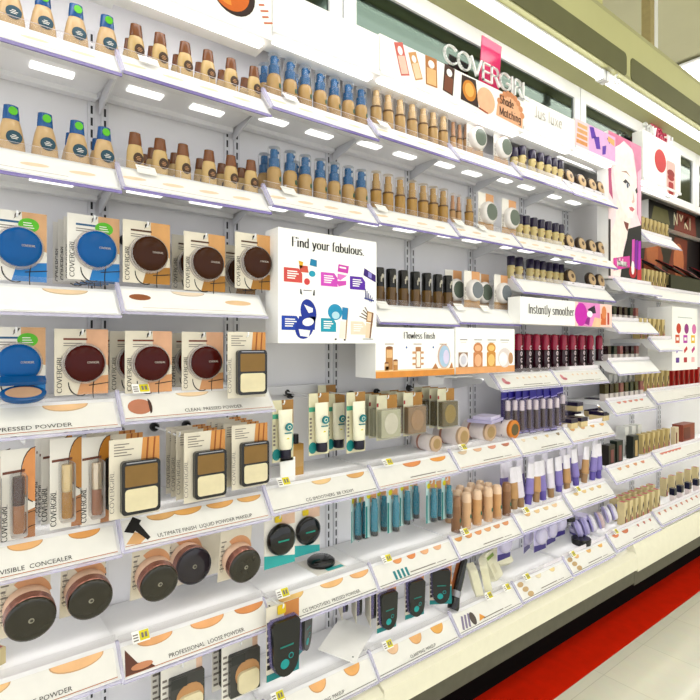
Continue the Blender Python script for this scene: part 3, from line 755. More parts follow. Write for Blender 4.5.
# white frames with dark mirror glass behind the signs
xs = [-.36, .82, 1.985, 3.15, 4.32]
for i in range(4):
    a, b = xs[i], xs[i + 1]
    t = thing('mirror_panel', f'white framed dark mirror glass above the signs, {ORD[i]} from the left', 'mirror panel', (0, 0, H), 0, 'mirror panels above the signs')
    MB().box(a + .003, b - .003, 1.085, 1.10, .958, UZ - .001, FRAMEW).build('top_rail', t)
    MB().box(a + .003, b - .003, 1.085, 1.10, .70, .735, FRAMEW).build('bottom_rail', t)
    for q in (a + .003, b - .043): MB().box(q, q + .04, 1.085, 1.10, .7355, .9575, FRAMEW).build('stile', t)
    MB().box(a + .0435, b - .0435, 1.092, 1.097, .736, .957, MIRROR).build('glass', t)

# header signs with their lit undersides
hz = [.640, .650, .672, .678, .690, .700, .708]
WHOT = mat('glossy_white_sign', (248, 247, 244), .3, vary=.01)
def sbase(m, fr, w, h): return m.poly(fr, rect(.001, .001, w - .001, h - .001), WHOT, .00008)
def sign(j0, x0, x1, z0, z1, name, label, y=1.0, dep=.07, led=True):
    t = thing(name, label, 'sign', (0, 0, H))
    MB().box(x0, x1, y, y + dep, z0 + .012, z1, WHOT).build('panel', t)
    if led:
        MB().box(x0 - .0005, x1 + .0005, y - .004, y + dep + .005, z0, z0 + .0115, WHITE).build('rail', t)
        MB().box(x0 + .015, x1 - .015, y + .010, y + .030, z0 - .006, z0 - .0003, LED).build('light_strip', t)
        MB().box(x0 + .02, x1 - .02, y + dep + .0005, y + dep + .006, z0 + .015, z0 + .05, mat('rear_led', (255, 253, 250), emit=3.0)).build('rear_light_strip', t)
    return t, FR((x0, y - .0004, z0 + .012))
PK = C((222, 26, 96), .35); PINKP = clear('pink_acrylic', (224, 40, 110), .72)
# bay 0 + 1
t, fr = sign(0, -.045, .258, hz[0], hz[0] + .11, 'header_sign', 'white lit header sign above the blue and green capped bottles')
t, fr = sign(1, .26, .563, hz[1], hz[1] + .11, 'header_sign', 'white lit header sign with orange round compact picture')
m = MB(); m.poly(fr, ell(.215, .058, .048, .046, 26), C((70, 34, 18), .5), .0002); m.poly(fr, ell(.208, .060, .042, .041, 26), C((236, 122, 24), .5), .0004); m.poly(fr, ell(.128, .06, .03, .05, 20), C((214, 120, 50), .5), .0003)
m.poly(fr, arc(.204, .062, .034, .033, 100, 280, 12), C((248, 160, 60), .5), .0006)
for k in range(5): m.poly(fr, rot2(rect(.274, .02 + k * .012, .274 + (.022, .016, .02, .014, .018)[k], .0235 + k * .012), 20, .28, .05), C((226, 120, 60), .5), .0004)
m.build('print', t)
sign(2, .565, .868, hz[2], hz[2] + .102, 'header_sign', 'blank bright white header sign above the blue pump bottles')
t, fr = sign(3, .87, 1.478, hz[3], hz[3] + .102, 'header_sign', 'lit header sign reading Shade Matching with pictures of pans and tubes', led=True)
m = MB()
for (cx, cy, w, h, a, c1, c2) in ((.075, .050, .032, .082, 18, (244, 206, 190), (232, 120, 110)), (.125, .048, .030, .070, 22, (246, 214, 180), (226, 170, 110)), (.185, .052, .045, .078, 2, (240, 196, 140), (206, 140, 80)), (.255, .052, .042, .078, -6, (150, 84, 50), (96, 50, 30))):
    m.poly(fr, rot2(rect(cx - w / 2, cy - h / 2, cx + w / 2, cy + h / 2), a, cx, cy), C(c2, .5), .0002)
    m.poly(fr, rot2(rect(cx - w * .4, cy - h * .45, cx + w * .4, cy + h * .1), a, cx, cy), C(c1, .5), .0004)
    m.poly(fr, rot2(ell(cx, cy + h * .25, w * .28, h * .14, 12), a, cx, cy), WPAPER, .0006)
m.poly(fr, [(.305, .012), (.385, .008), (.372, .086), (.310, .084)], C((74, 34, 18), .5), .0003); m.poly(fr, ell(.343, .047, .030, .030, 22), C((232, 152, 44), .5), .0005); m.poly(fr, ell(.343, .049, .020, .020, 18), C((246, 190, 96), .5), .0007)
m.poly(fr, ell(.420, .040, .042, .038, 24), C((246, 196, 160), .5), .0003); m.poly(fr, rot2(rect(.385, .005, .43, .010), -8, .4, .01), C((200, 90, 50), .5), .0006)
fan = [(.468, .010)] + arc(.54, .018, .070, .078, 165, 20, 12) + [(.604, .002)]
m.poly(fr, fan, C((246, 190, 150), .5), .0004)
for k in range(9):
    a = 20 + 16 * k; m.poly(fr, ell(.54 + .066 * math.cos(math.radians(a)), .018 + .074 * math.sin(math.radians(a)), .012, .010, 10), C((232, 160, 112), .5), .0006)
m.nib(fr, 'Shade', .486, .052, .025, C((96, 44, 28), .5), w=.16, t2=.05, d=.0009, width=.072); m.nib(fr, 'Matching', .484, .016, .025, C((96, 44, 28), .5), w=.16, t2=.05, d=.0009, width=.112)
m.build('print', t)
t, fr = sign(5, 1.48, 1.79, hz[4] + .002, hz[4] + .112, 'header_sign', 'white lit header sign with faint grey words above the purple capped bottles')
m = MB(); m.nib(fr, 'Jus luxe', .06, .045, .036, C((222, 216, 210), .5), w=.13, t2=.04, width=.17); m.build('print', t)
t, fr = sign(6, 1.792, 2.09, hz[5] + .002, hz[5] + .112, 'header_sign', 'lit header sign with peach strokes and violet shards on pink')
m = MB(); m.poly(fr, rect(.0, 0, .297, .098), C((248, 214, 222), .5), .0002)
for k in range(4): m.poly(fr, rect(.008 + .003 * k, .012 + .02 * k, .085, .026 + .02 * k), C((238, 166 + 8 * k, 96 + 12 * k), .5), .0004)
m.poly(fr, rect(.095, 0, .297, .098), C((236, 186, 232), .5), .0004)
for q in ([(.10, .09), (.13, .095), (.15, .06), (.115, .05)], [(.13, .06), (.17, .07), (.18, .025), (.15, .02)], [(.195, .04), (.225, .05), (.22, .015), (.195, .008)], [(.23, .08), (.26, .085), (.25, .06)]): m.poly(fr, q, C((112, 44, 204), .5), .0006)
m.poly(fr, [(.235, .07), (.29, .06), (.29, .085), (.24, .09)], C((246, 190, 120), .5), .0007); m.build('print', t)
t, fr = sign(8, 2.40, 2.80, .715, .93, 'header_sign', 'white lit header sign with red round badge and red lips picture', y=1.03, dep=.045)
m = MB(); m.poly(fr, ell(.175, .105, .060, .052, 24), C((236, 62, 70), .5), .0003); m.poly(fr, rrect(.24, -.03, .335, .125, .012), C((240, 196, 190), .5), .0005)
m.poly(fr, ell(.287, .07, .04, .018, 16), C((190, 16, 30), .5), .0008); m.poly(fr, ell(.287, .05, .036, .014, 16), C((206, 24, 36), .5), .0009); m.poly(fr, rrect(.26, -.025, .315, .03, .01), C((206, 40, 50), .5), .0008); m.build('print', t)
# large clear letters and the pink card standing on the sign
t = thing('letter_sign', 'large white letters standing on the header sign with tube pictures', 'sign', (0, 0, H))
xx = 1.105
for c, w in zip('COVERGIRL', (.062, .062, .054, .044, .048, .062, .016, .048, .040)):
    m = MB(); gw = GLYPH[c][0]; m.nib(FR((xx, 1.004, .7905)), c, 0, 0, .050, mat('white_acrylic_letter', (250, 250, 250), .25, vary=0), w=.09, t2=.07, width=(w - .004) * (gw + .1) / gw, depth=.006); m.build('letter', t); xx += w * .93
o = MB().ext(FR((X(479, 1.02), 1.02, .785), (1, 0, 0), (0, .03, 1)), [(.0, 0), (.095, 0), (.118, .155), (.022, .158)], -.003, 0, PINKP).build('pink_card'); o.location.z = H
tag(o, 'translucent pink card standing upright behind the large white letters', 'card')
o = MB().ext(FR((2.56, 1.06, .9315), (1, 0, 0), (0, .03, 1)), [(.0, 0), (.115, 0), (.115, .09), (.0, .10)], -.003, 0, clear('rose_acrylic', (214, 70, 110), .75)).build('pink_card'); o.location.z = H
tag(o, 'rose pink card standing up under the canopy beyond the portrait poster', 'card')
t = thing('letter_sign', 'second smaller row of white and pink letters beyond the portrait poster', 'sign', (0, 0, H))
xx = 2.42
for i, c in enumerate('COVERGIRL'):
    m = MB(); gw = GLYPH[c][0]; m.nib(FR((xx, 1.04, .9315)), c, 0, 0, .040, mat('white_acrylic_letter', (250, 250, 250), .25, vary=0) if i > 5 or i < 3 else C((232, 60, 110), .3), w=.12, t2=.10, depth=.008, width=.042 * (gw + .1)); m.build('letter', t); xx += .044 * gw + .006

# ------------------------------------------------------------------ shelves: every bay is a tray with its label strip
TILT = FR((0, 1.0, 0), (1, 0, 0), (0, .042, .05)); SL = math.hypot(.042, .05)
SW = [(236, 200, 160), (240, 186, 132), (232, 172, 112), (224, 158, 96), (214, 142, 88)]
def shelf(x0, x1, zb, label, style='low', text=None, sw=(), tone=0, art=None, led=True, y0=1.0, dep=None, paper=None, group=None, textx=.3, textend=.8):
    g = .0015; x0 += g; x1 -= g; w = x1 - x0
    t = thing('display_shelf', label, 'shelf', (x0, y0 - 1.0, H + zb), 0, group)
    prof = [(1.003, 0), (1.043, .048), (1.208, .048), (1.208, .022), (1.19, .022), (1.188, .032), (1.075, .032), (1.055, .010), (1.02, .0)]
    MB().prism(prof, 0, w, SHELFW).build('shelf_board', t)
    fr = FR((0, 1.0015, -.0005), (1, 0, 0), (0, .042, .05))
    st = MB().ext(fr, rect(.004, .004, w - .006, SL - .009), -.0015, .0005, paper or (PAPER if style == 'low' else WPAPER))
    if style == 'low': st.poly(fr, rect(.004, .0055, w - .006, .0068), REDLINE if tone == 0 else INK, .0009)
    strip = st.build('label_strip', t)
    for i, (cx, rx, ry, c) in enumerate(sw):
        m = MB().ext(fr, arc(cx * w, SL - .0095, rx, ry, 180, 360, 12), .0006, .0011, mat('swatch_rim_%d_%d_%d' % c, tuple(int(q * .80) for q in c), .5))
        m.poly(fr, arc(cx * w, SL - .0095, rx * .95, ry * .90, 180, 360, 12), mat('swatch_%d_%d_%d' % c, tuple(int(q * .94) for q in c), .5), .0014); m.build('swatch', strip)
    if text:
        m = MB(); m.text(fr, text, textx * w, .0105, .0078, INK, w=w * (textend - textx), d=.0012); m.build('lettering', strip)
    elif style == 'low' or text == '':
        m = MB(); m.poly(fr, rect(.38 * w, .013, .70 * w, .0155), GREYINK, .0012); m.poly(fr, rect(.72 * w, .013, .84 * w, .0145), GREYINK, .0012); m.build('lettering', strip)
    if art: art(strip, fr, w)
    # clear channel over the strip, its violet edges, the guard above and the slanted end
    MB().box(0, w, 1.0, 1.004, -.006, -.0008, LAVD if style == 'up' else LAV).build('channel_edge', t)
    MB().box(.001, w - .001, 1.0435, 1.0455, .0485, .062 if style == 'up' else .062, GUARD).build('front_guard', t)
    MB().prism([(.998, -.002), (1.041, .054), (1.048, .054), (1.048, .048), (1.003, -.005)], -.004, .002, LAV).build('end_cap', t)
    if style == 'up':
        nd = max(2, round(w / .062))
        for i in range(1, nd): MB().box(i * w / nd - .0008, i * w / nd + .0008, 1.047, 1.17, .0485, .064, GUARD).build('divider', t)
        if led:
            for q in ((.14, .37), (.58, .82)):
                MB().box(q[0] * w, q[1] * w, 1.120, 1.145, .0285, .0318, SLOTLED).build('light_slot', t)
    if style == 'low': MB().box(.012, w - .012, 1.078, 1.096, .0275, .0318, mat('lower_fill_glow', (255, 253, 250), emit=2.2)).build('added_fill_bar', t)  # added glowing bar, hidden under the shelf, brightens goods and shelf tops below
    MB().prism([(1.08, .020), (1.207, -.010), (1.207, .021), (1.189, .021), (1.187, .031), (1.082, .031)], .004, .008, STEEL).build('bracket', t)
    return t
zA = [.488, .495, .515, .527, .535, .545, .542]; zB = [.278, .286, .303, .308, .313, .312, .302]
cA = ['blue and green capped bottles', 'brown capped bottles', 'blue pump bottles', 'clear capped bottles', 'two blister compacts', 'purple capped bottles', 'small round compacts']
def faint(strip, fr, w):
    m = MB()
    for k in range(4): m.poly(fr, rot2(ell(.08 * w + k * .24 * w, .030, .022, .005, 12), 4, .08 * w + k * .24 * w, .03), C((244, 222, 196), .5), .0009)
    m.poly(fr, rect(.1 * w, .012, .72 * w, .0135), C((214, 206, 204), .5), .0009); m.build('print', strip)
for j in range(7):
    x1 = XB[j + 1] if j < 6 else 2.115
    shelf(XB[j], x1, zA[j], f'white lit shelf bay under the {cA[j]}, uppermost tier', 'up', art=faint, group='uppermost shelf tier')
    shelf(XB[j], x1, zB[j], f'white lit shelf bay under the {cA[j]}, second tier from the top', 'up', art=faint, group='second shelf tier')
SWC = [(244, 220, 192)]
shelf(XB[0], XB[1], .054, 'white shelf bay with two pale swatches under the blue compacts', 'mid', sw=((.22, .036, .011, (246, 224, 192)), (.72, .036, .012, (244, 214, 176))))
def smallpan(strip, fr, w):
    m = MB(); m.poly(fr, ell(.035, .036, .020, .008, 16), C((176, 110, 70), .5), .0009); m.poly(fr, ell(.80 * w, .034, .03, .007, 16), C((240, 206, 164), .5), .0009); m.poly(fr, rect(.035, .009, .80 * w, .0105), C((226, 218, 212), .5), .0009); m.build('print', strip)
shelf(XB[1], .556, .062, 'white shelf bay under the three dark brown compact cards', 'mid', art=smallpan, sw=((.45, .034, .010, (246, 226, 202)),))
shelf(XB[3], XB[4], .058, 'white shelf bay under the black capped bottles', 'up', art=None, led=False)
shelf(XB[4], 1.47, .066, 'white shelf bay under the two blister compacts of the third tier', 'up', led=False)
shelf(1.482, 1.785, .172, 'white shelf bay under the purple capped bottles of the third tier', 'up', led=False)
shelf(1.785, 2.10, .172, 'white shelf bay under the round compacts of the third tier', 'up', led=False)
def powderball(strip, fr, w):
    m = MB(); m.poly(fr, ell(.034, .030, .022, .017, 20), C((206, 140, 110), .5), .0009); m.poly(fr, arc(.050, .030, .006, .017, -90, 90, 8), C((90, 50, 40), .5), .0011); m.build('print', strip)
big = lambda p, c: (p, .036, .014, c)
shelf(XB[0], XB[1], -.147, 'shelf bay with pressed powder strip under the open blue compact', 'low', 'CLEAN  PRESSED POWDER', (big(.24, (244, 206, 160)), big(.72, (246, 202, 152))), textx=.22, textend=.74)
shelf(XB[1], .575, -.138, 'shelf bay with pink powder ball strip under the reddish brown compacts', 'low', 'CLEAN  PRESSED POWDER', ((.45, .034, .010, (246, 216, 176)), (.82, .034, .009, (222, 164, 104))), art=powderball, textx=.37, textend=.76)
def berry(strip, fr, w):
    m = MB(); m.poly(fr, ell(.12 * w, .034, .010, .012, 12), C((224, 150, 160), .5), .0009); m.poly(fr, ell(.15 * w, .026, .014, .006, 12), C((206, 120, 130), .5), .0011)
    for k in range(6): m.poly(fr, ell((.35 + .1 * k) * w, .042, .006, .004, 10), C((236, 206, 170), .5), .0009)
    m.build('print', strip)
shelf(1.37, 1.705, -.140, 'shelf bay with berry picture strip under the first red gloss bottles', 'low', None, (), 1, berry)
shelf(1.705, 2.05, -.140, 'shelf bay with berry picture strip under the last red gloss bottles', 'low', None, (), 1, berry)
sw3 = lambda cs: tuple((p, .026, .013, c) for p, c in zip((.2, .52, .82), cs))
shelf(XB[0], XB[1], -.375, 'shelf bay with concealer strip of three swatches under the concealer cards', 'low', 'INVISIBLE  CONCEALER', sw3(((246, 196, 136), (240, 184, 120), (228, 160, 86))), textx=.36, textend=.74)
def openpan(strip, fr, w):
    m = MB(); m.poly(fr, [(.006, .034), (.026, .060), (.040, .050), (.022, .028)], C((30, 26, 24), .5), .0009); m.poly(fr, [(.006, .010), (.024, .030), (.046, .018), (.03, .006)], C((226, 178, 124), .5), .0009); m.poly(fr, [(.024, .034), (.034, .046), (.050, .014), (.044, .010)], C((30, 26, 24), .5), .0011); m.build('print', strip)
shelf(XB[1], XB[2], -.370, 'shelf bay with open pan picture strip under the two pan compacts', 'low', 'ULTIMATE FINISH  LIQUID POWDER MAKEUP', ((.26, .028, .013, (222, 170, 104)), (.43, .030, .013, (238, 176, 96)), (.66, .030, .013, (240, 178, 104)), (.88, .028, .012, (240, 182, 110))), art=openpan, textx=.21, textend=.86)
shelf(XB[2], XB[3], -.363, 'shelf bay with two swatch strip under the cream tubes', 'low', 'CG SMOOTHERS  BB CREAM', ((.50, .028, .012, (244, 206, 146)), (.84, .028, .013, (226, 172, 104))), 1, textx=.30, textend=.75)
shelf(XB[3], XB[4], -.362, 'shelf bay with two deep orange swatches under the boxed compacts', 'low', None, ((.48, .034, .014, (228, 146, 84)), (.82, .032, .013, (238, 160, 66))))
sw4 = lambda cs, r=.020: tuple((.16 + .23 * k, r, .011, c) for k, c in enumerate(cs))
shelf(XB[4], XB[5], -.358, 'shelf bay with four rosy swatches under the powder tubs', 'low', None, sw4(((240, 214, 180), (232, 186, 150), (226, 156, 126), (192, 120, 92))))
shelf(XB[5], XB[6], -.355, 'shelf bay with small dark swatches under the hanging purple cards', 'low', None, sw4(((240, 222, 190), (238, 218, 180), (230, 206, 160), (150, 130, 100)), .010), 1)
shelf(XB[6], 2.10, -.350, 'shelf bay with four swatches under the small purple boxes', 'low', None, sw4(((236, 186, 130), (236, 190, 140), (238, 180, 100), (232, 176, 100)), .016))
sw2 = lambda a, b: ((.30, .046, .016, a), (.78, .044, .018, b))
shelf(XB[0], XB[1], -.600, 'shelf bay with two big swatches under the first two big powder jars', 'low', 'PROFESSIONAL  LOOSE POWDER', sw2((244, 198, 140), (244, 192, 138)), textx=.16, textend=.74)
def brushpic(strip, fr, w):
    m = MB(); m.poly(fr, [(.004, .006), (.010, .05), (.028, .022), (.05, .014), (.058, .006)], C((120, 66, 46), .5), .0009); m.poly(fr, ell(.035, .015, .02, .006, 12), C((214, 150, 110), .5), .0011); m.build('print', strip)
shelf(XB[1], XB[2], -.605, 'shelf bay with three wide swatches and brush picture under the later powder jars', 'low', 'PROFESSIONAL  LOOSE POWDER', ((.22, .034, .014, (240, 176, 116)), (.57, .036, .016, (242, 176, 116)), (.88, .034, .015, (224, 146, 84))), art=brushpic, textx=.28, textend=.80)
def ringpan(strip, fr, w):
    m = MB(); m.poly(fr, ell(.05, .020, .024, .014, 18), C((90, 60, 40), .5), .0009); m.poly(fr, ell(.05, .020, .021, .0115, 18), C((226, 160, 104), .5), .0011); m.poly(fr, [(.006, .05), (.010, .05), (.018, .03), (.012, .03)], INK, .0009); m.build('print', strip)
shelf(XB[2], XB[3], -.613, 'shelf bay with ringed pan picture strip beneath the lying black compact', 'low', 'CG SMOOTHERS  PRESSED POWDER', ((.22, .034, .014, (240, 196, 120)), (.60, .034, .014, (242, 190, 126)), (.88, .030, .014, (238, 180, 120))), 1, ringpan, textx=.27, textend=.82)
def tealsticks(strip, fr, w):
    m = MB()
    for k in range(4): m.poly(fr, rect(.06 + .014 * k, .008, .068 + .014 * k, .030), C((40, 150, 160), .5), .0009)
    m.build('print', strip)
sw5 = lambda cs, a=.30, s=.17: tuple((a + s * k, .016, .012, c) for k, c in enumerate(cs))
shelf(XB[3], XB[4], -.613, 'shelf bay with teal stick picture strip under the teal concealers', 'low', None, sw5(((238, 160, 96), (226, 140, 76), (240, 180, 130), (242, 186, 140))), 1, tealsticks)
shelf(XB[4], XB[5], -.610, 'shelf bay with row of small swatches under the beige concealer sticks', 'low', None, sw5(((226, 160, 90), (232, 164, 100), (232, 158, 100), (236, 176, 120), (226, 160, 110), (220, 150, 100)), .10, .15), 1)
shelf(XB[5], XB[6], -.605, 'shelf bay with pale swatches under the first lilac tubes', 'low', None, sw5(((236, 190, 130), (240, 206, 150), (240, 210, 160), (240, 206, 160)), .24, .18), 1)
shelf(XB[6], 2.10, -.590, 'shelf bay with golden swatches under the last lilac tubes', 'low', None, sw5(((240, 206, 140), (238, 204, 140), (236, 206, 150), (226, 190, 120)), .24, .18), 1)
gz = [-.845, -.843, -.840, -.838, -.832, -.828, -.822]
def vials(strip, fr, w):
    m = MB(); m.poly(fr, ell(.075, .026, .012, .018, 14), C((104, 92, 84), .5), .0009)
    for k in range(3): m.poly(fr, rot2(rect(.025 + .014 * k, .008, .033 + .014 * k, .045), -25, .03 + .014 * k, .025), C((150, 140, 170), .5), .0009)
    m.poly(fr, [(.095, .012), (.125, .016), (.108, .03)], C((240, 170, 70), .5), .0009); m.build('print', strip)
def fanpic(strip, fr, w):
    m = MB()
    for k in range(3): m.poly(fr, ell(.03 + .012 * k, .05 - .018 * k, .016, .008, 12), C((206, 176, 130), .5), .0009 + .0002 * k)
    m.build('print', strip)
shelf(XB[0], XB[1], gz[0], 'bottom shelf bay before the sponge compacts', 'low', None, sw2((240, 180, 120), (240, 180, 120)))
shelf(XB[1], XB[2], gz[1], 'bottom shelf bay under the two sponge compacts', 'low', None, sw2((240, 180, 120), (240, 180, 120)))
shelf(XB[2], XB[3], gz[2], 'bottom shelf bay with smoothing makeup strip under the lying white card', 'low', 'SMOOTHING  MAKEUP', ((.10, .022, .02, (242, 184, 120)), (.46, .024, .022, (240, 180, 116)), (.80, .024, .022, (242, 178, 104))), 1, textx=.35, textend=.66)
shelf(XB[3], XB[4], gz[3], 'bottom shelf bay with three round orange swatches under the long dark compacts', 'low', 'CLARIFYING  MAKEUP', ((.24, .020, .020, (244, 202, 160)), (.52, .022, .022, (240, 182, 120)), (.80, .024, .022, (240, 178, 90))), 1, textx=.38, textend=.70)
shelf(XB[4], XB[5], gz[4], 'bottom shelf bay with vial picture strip beneath the makeup brush', 'low', None, (), 1, vials)
shelf(XB[5], XB[6], gz[5], 'bottom shelf bay with pan picture strip under the hanging lilac compacts', 'low', None, sw5(((240, 226, 190), (240, 214, 150)), .45, .28), 1, fanpic)
shelf(XB[6], 2.10, gz[6], 'bottom shelf bay with golden swatches beneath the black compact', 'low', None, sw5(((236, 190, 120), (236, 186, 110), (238, 184, 90)), .25, .28), 1, fanpic)
# farther bays
shelf(2.105, 2.52, -.81, 'bottom shelf bay with two swatches and red tubes print under the pink topped boxes', 'low', None, ((.14, .026, .014, (232, 140, 96)), (.34, .026, .014, (206, 120, 80)), (.62, .008, .012, (206, 120, 110)), (.76, .008, .012, (190, 100, 90)), (.90, .008, .012, (190, 90, 80))), 1)
shelf(2.525, 3.3, -.80, 'farthest bottom shelf bay with a long row of small rosy swatches', 'low', None, tuple((.06 + .08 * k, .010, .014, (200, 130, 110)) for k in range(12)), 1)
shelf(2.105, 2.52, -.545, 'shelf bay with four swatches under the dark green boxes', 'low', None, sw5(((226, 176, 130), (226, 170, 120), (222, 160, 110), (214, 140, 110)), .22, .17), 1)
shelf(2.525, 3.3, -.535, 'shelf bay with red bar strip under the brown boxes', 'low', None, tuple((.10 + .05 * k, .02, .009, (226, 130, 110)) for k in range(6)), 1)
shelf(2.105, 2.47, -.275, 'shelf bay with red dotted strip under the short dark bottles', 'low', None, tuple((.24 + .14 * k, .016, .010, (226, 140, 120)) for k in range(5)), 1)
shelf(2.475, 3.3, -.255, 'shelf bay under the red boxes of the far brand', 'low', None, (), 1)
shelf(2.06, 2.42, .050, 'short white shelf under the dark bottles beside the poster foot', 'mid', None, (), y0=.97)
shelf(2.06, 2.43, -.112, 'short white shelf under the lower dark bottles beside the gloss bottles', 'mid', None, (), y0=.97)
shelf(2.40, 2.74, .445, 'white shelf with slanted front under the upper gold lipstick boxes', 'mid', led=False)
shelf(2.12, 2.46, .213, 'white shelf bay under the foot of the portrait poster', 'mid', y0=.975)
shelf(2.47, 3.3, .206, 'white shelf bay under the lower gold lipstick boxes', 'mid')
shelf(2.37, 2.606, -.022, 'white shelf under the middle lipstick boxes beside the small poster', 'mid', y0=.95)

# ------------------------------------------------------------------ posters and picture boxes
def pbox(name, label, x0, x1, y0, y1, z0, z1, cat='poster'):
    t = thing(name, label, cat, (0, 0, H)); MB().box(x0, x1, y0, y1, z0, z1, WHOT).build('box', t)
    return t, FR((x0, y0 - .0003, z0)), x1 - x0, z1 - z0
def mono(m, fr, bars, c, d):
    for b in bars: m.poly(fr, rect(*b), c, d)
t, fr, w, h = pbox('poster_box', 'white poster box reading Find your fabulous with coloured product pictures', .570, .846, .985, 1.04, .004, .252)
m = MB()
m.nib(fr, 'Find your fabulous.', .034, h * .85, .0205, C((52, 48, 50), .6), w=.17, t2=.025, width=.204)
def PT(s, v): return s * w, h * (1 - v)
def tagshape(s, v, c, ww=.17, hh=.125):
    x, y = PT(s, v); W, T = ww * w, hh * h
    m.poly(fr, [(x, y - T), (x + W, y - T), (x + W, y - T * .35), (x + W * .80, y), (x, y)], c, .0002)
    for k in range(4): m.poly(fr, rect(x + W * .18, y - T * (.28 + .16 * k), x + W * (.72, .8, .66, .6)[k], y - T * (.20 + .16 * k)), WPAPER, .0004)
CO = lambda r, g, b: C((r, g, b), .5)
tagshape(.05, .34, CO(232, 92, 84)); tagshape(.40, .35, CO(222, 84, 206)); tagshape(.70, .36, CO(108, 40, 196)); tagshape(.03, .76, CO(18, 82, 204)); tagshape(.40, .77, CO(10, 178, 206), .155); tagshape(.71, .79, CO(248, 222, 200))
def P(pts, c, d=.0003): m.poly(fr, [PT(*q) for q in pts], c, d)
P([(.30, .24), (.36, .25), (.36, .31), (.29, .30)], CO(20, 150, 196)); P(ell(.315, .375, .032, .028, 16), CO(30, 176, 206)); P([(.185, .27), (.23, .28), (.22, .33), (.20, .34)], CO(248, 190, 40)); P([(.19, .31), (.27, .31), (.28, .37), (.20, .37)], CO(226, 100, 80)); P(ell(.265, .45, .028, .03, 16), CO(236, 84, 84)); P([(.20, .52), (.21, .52), (.22, .57), (.20, .56)], CO(60, 60, 70)); P([(.33, .52), (.34, .52), (.34, .57), (.32, .57)], CO(60, 60, 70)); P([(.23, .525), (.31, .525), (.31, .532), (.23, .532)], CO(110, 100, 110))
P([(.58, .26), (.69, .27), (.68, .34), (.57, .33)], CO(216, 70, 190)); P([(.59, .28), (.66, .285), (.66, .30), (.59, .295)], WPAPER, .0005); P([(.57, .35), (.67, .36), (.60, .41), (.57, .40)], CO(236, 130, 214)); P([(.56, .42), (.66, .41), (.66, .45), (.58, .47)], CO(226, 90, 200))
P([(.86, .27), (.99, .33), (.99, .40), (.85, .34)], CO(74, 30, 150)); P([(.905, .30), (.945, .315), (.94, .365), (.90, .35)], CO(160, 150, 224), .0005)
for k in range(5): P([(.865 + .02 * k, .47 + .02 * k), (.875 + .02 * k, .47 + .02 * k), (.88 + .015 * k, .56 + .01 * k), (.87 + .015 * k, .56 + .01 * k)], CO(60, 70, 160))
P([(.86, .555), (.97, .575), (.97, .59), (.86, .57)], CO(70, 80, 170), .0005)
# the blue open double mirror
P(rot2(ell(.28, .72, .075, .115, 20), -12, .28, .72), CO(14, 62, 190), .0003); P(rot2(ell(.24, .86, .085, .105, 20), 20, .24, .86), CO(14, 62, 190), .00035); P([(.19, .76), (.35, .76), (.34, .88), (.17, .88)], CO(14, 62, 190), .0003)
P([(.235, .655), (.32, .685), (.32, .72), (.28, .73)], WPAPER, .0006); P(rot2(ell(.275, .81, .055, .036, 16), -10, .275, .81), WPAPER, .0006); P([(.185, .875), (.295, .885), (.28, .945), (.20, .935)], WPAPER, .0006)
P(ell(.545, .71, .075, .075, 22), CO(30, 168, 214)); P(ell(.55, .74, .04, .035, 16), CO(190, 226, 240), .0005); P([(.62, .66), (.68, .665), (.67, .78), (.615, .775)], CO(36, 150, 206), .0006)
P([(.60, .79), (.67, .80), (.65, .96), (.585, .95)], CO(246, 236, 226), .0004); P([(.665, .67), (.685, .67), (.66, .96), (.65, .96)], CO(196, 160, 120), .0005); P([(.54, .955), (.56, .955), (.56, .97), (.54, .97)], CO(50, 50, 60)); P([(.635, .96), (.655, .96), (.655, .975), (.635, .975)], CO(50, 50, 60))
for k in range(4): P([(.80 + .02 * k, .74 - .03 * k), (.81 + .02 * k, .735 - .03 * k), (.90, .765 - .025 * k), (.895, .775 - .025 * k)], CO(120, 76, 46))
P([(.89, .685), (.965, .70), (.955, .80), (.88, .79)], CO(206, 160, 110)); P([(.90, .70), (.955, .71), (.945, .785), (.89, .775)], CO(240, 214, 180), .0005); P([(.88, .80), (.955, .81), (.92, .95), (.87, .945)], CO(240, 218, 190), .0004); P([(.945, .70), (.965, .70), (.93, .95), (.915, .95)], CO(150, 104, 70), .0006)
P([(.84, .955), (.96, .955), (.96, .962), (.84, .962)], CO(140, 140, 150), .0004)
m.build('print', t)

t, fr, w, h = pbox('picture_box', 'white picture box reading Flawless finish over bottle pictures', .852, 1.143, .995, 1.075, -.083, .045)
m = MB(); m.nib(fr, 'Flawless finish', .095, h * .78, .0165, C((70, 62, 64), .6), w=.15, t2=.025, width=.118)
m.poly(fr, rect(0, 0, w, .016), CO(236, 160, 72), .0002); m.poly(fr, rect(0, .016, w, .020), CO(248, 214, 170), .0002)
for k in range(3): m.poly(fr, rect(.03 + .1 * k, h * .66, .06 + .1 * k, h * .675), CO(170, 130, 90), .0003)
for x in (.105, .205): m.poly(fr, ell(x, h * .60, .003, .003, 8), CO(60, 110, 190), .0003)
for bx, by, bw, bh in ((.045, .020, .024, .056), (.066, .018, .016, .026), (.036, .018, .014, .02)):
    m.poly(fr, rect(bx - bw / 2, by, bx + bw / 2, by + bh), CO(206, 148, 84), .0004); m.poly(fr, rect(bx - bw * .4, by + bh * .55, bx + bw * .4, by + bh * .9), CO(236, 196, 146), .0006); m.poly(fr, ell(bx, by + bh, bw * .5, bw * .16, 12), CO(160, 100, 56), .0006)
m.poly(fr, rect(.138, .022, .158, .078), CO(200, 140, 90), .0004); m.poly(fr, rect(.141, .025, .155, .066), CO(250, 240, 230), .0006)
for k in range(3): m.poly(fr, rect(.126, .030 + .015 * k, .168, .036 + .015 * k), CO(222, 174, 126), .0005)
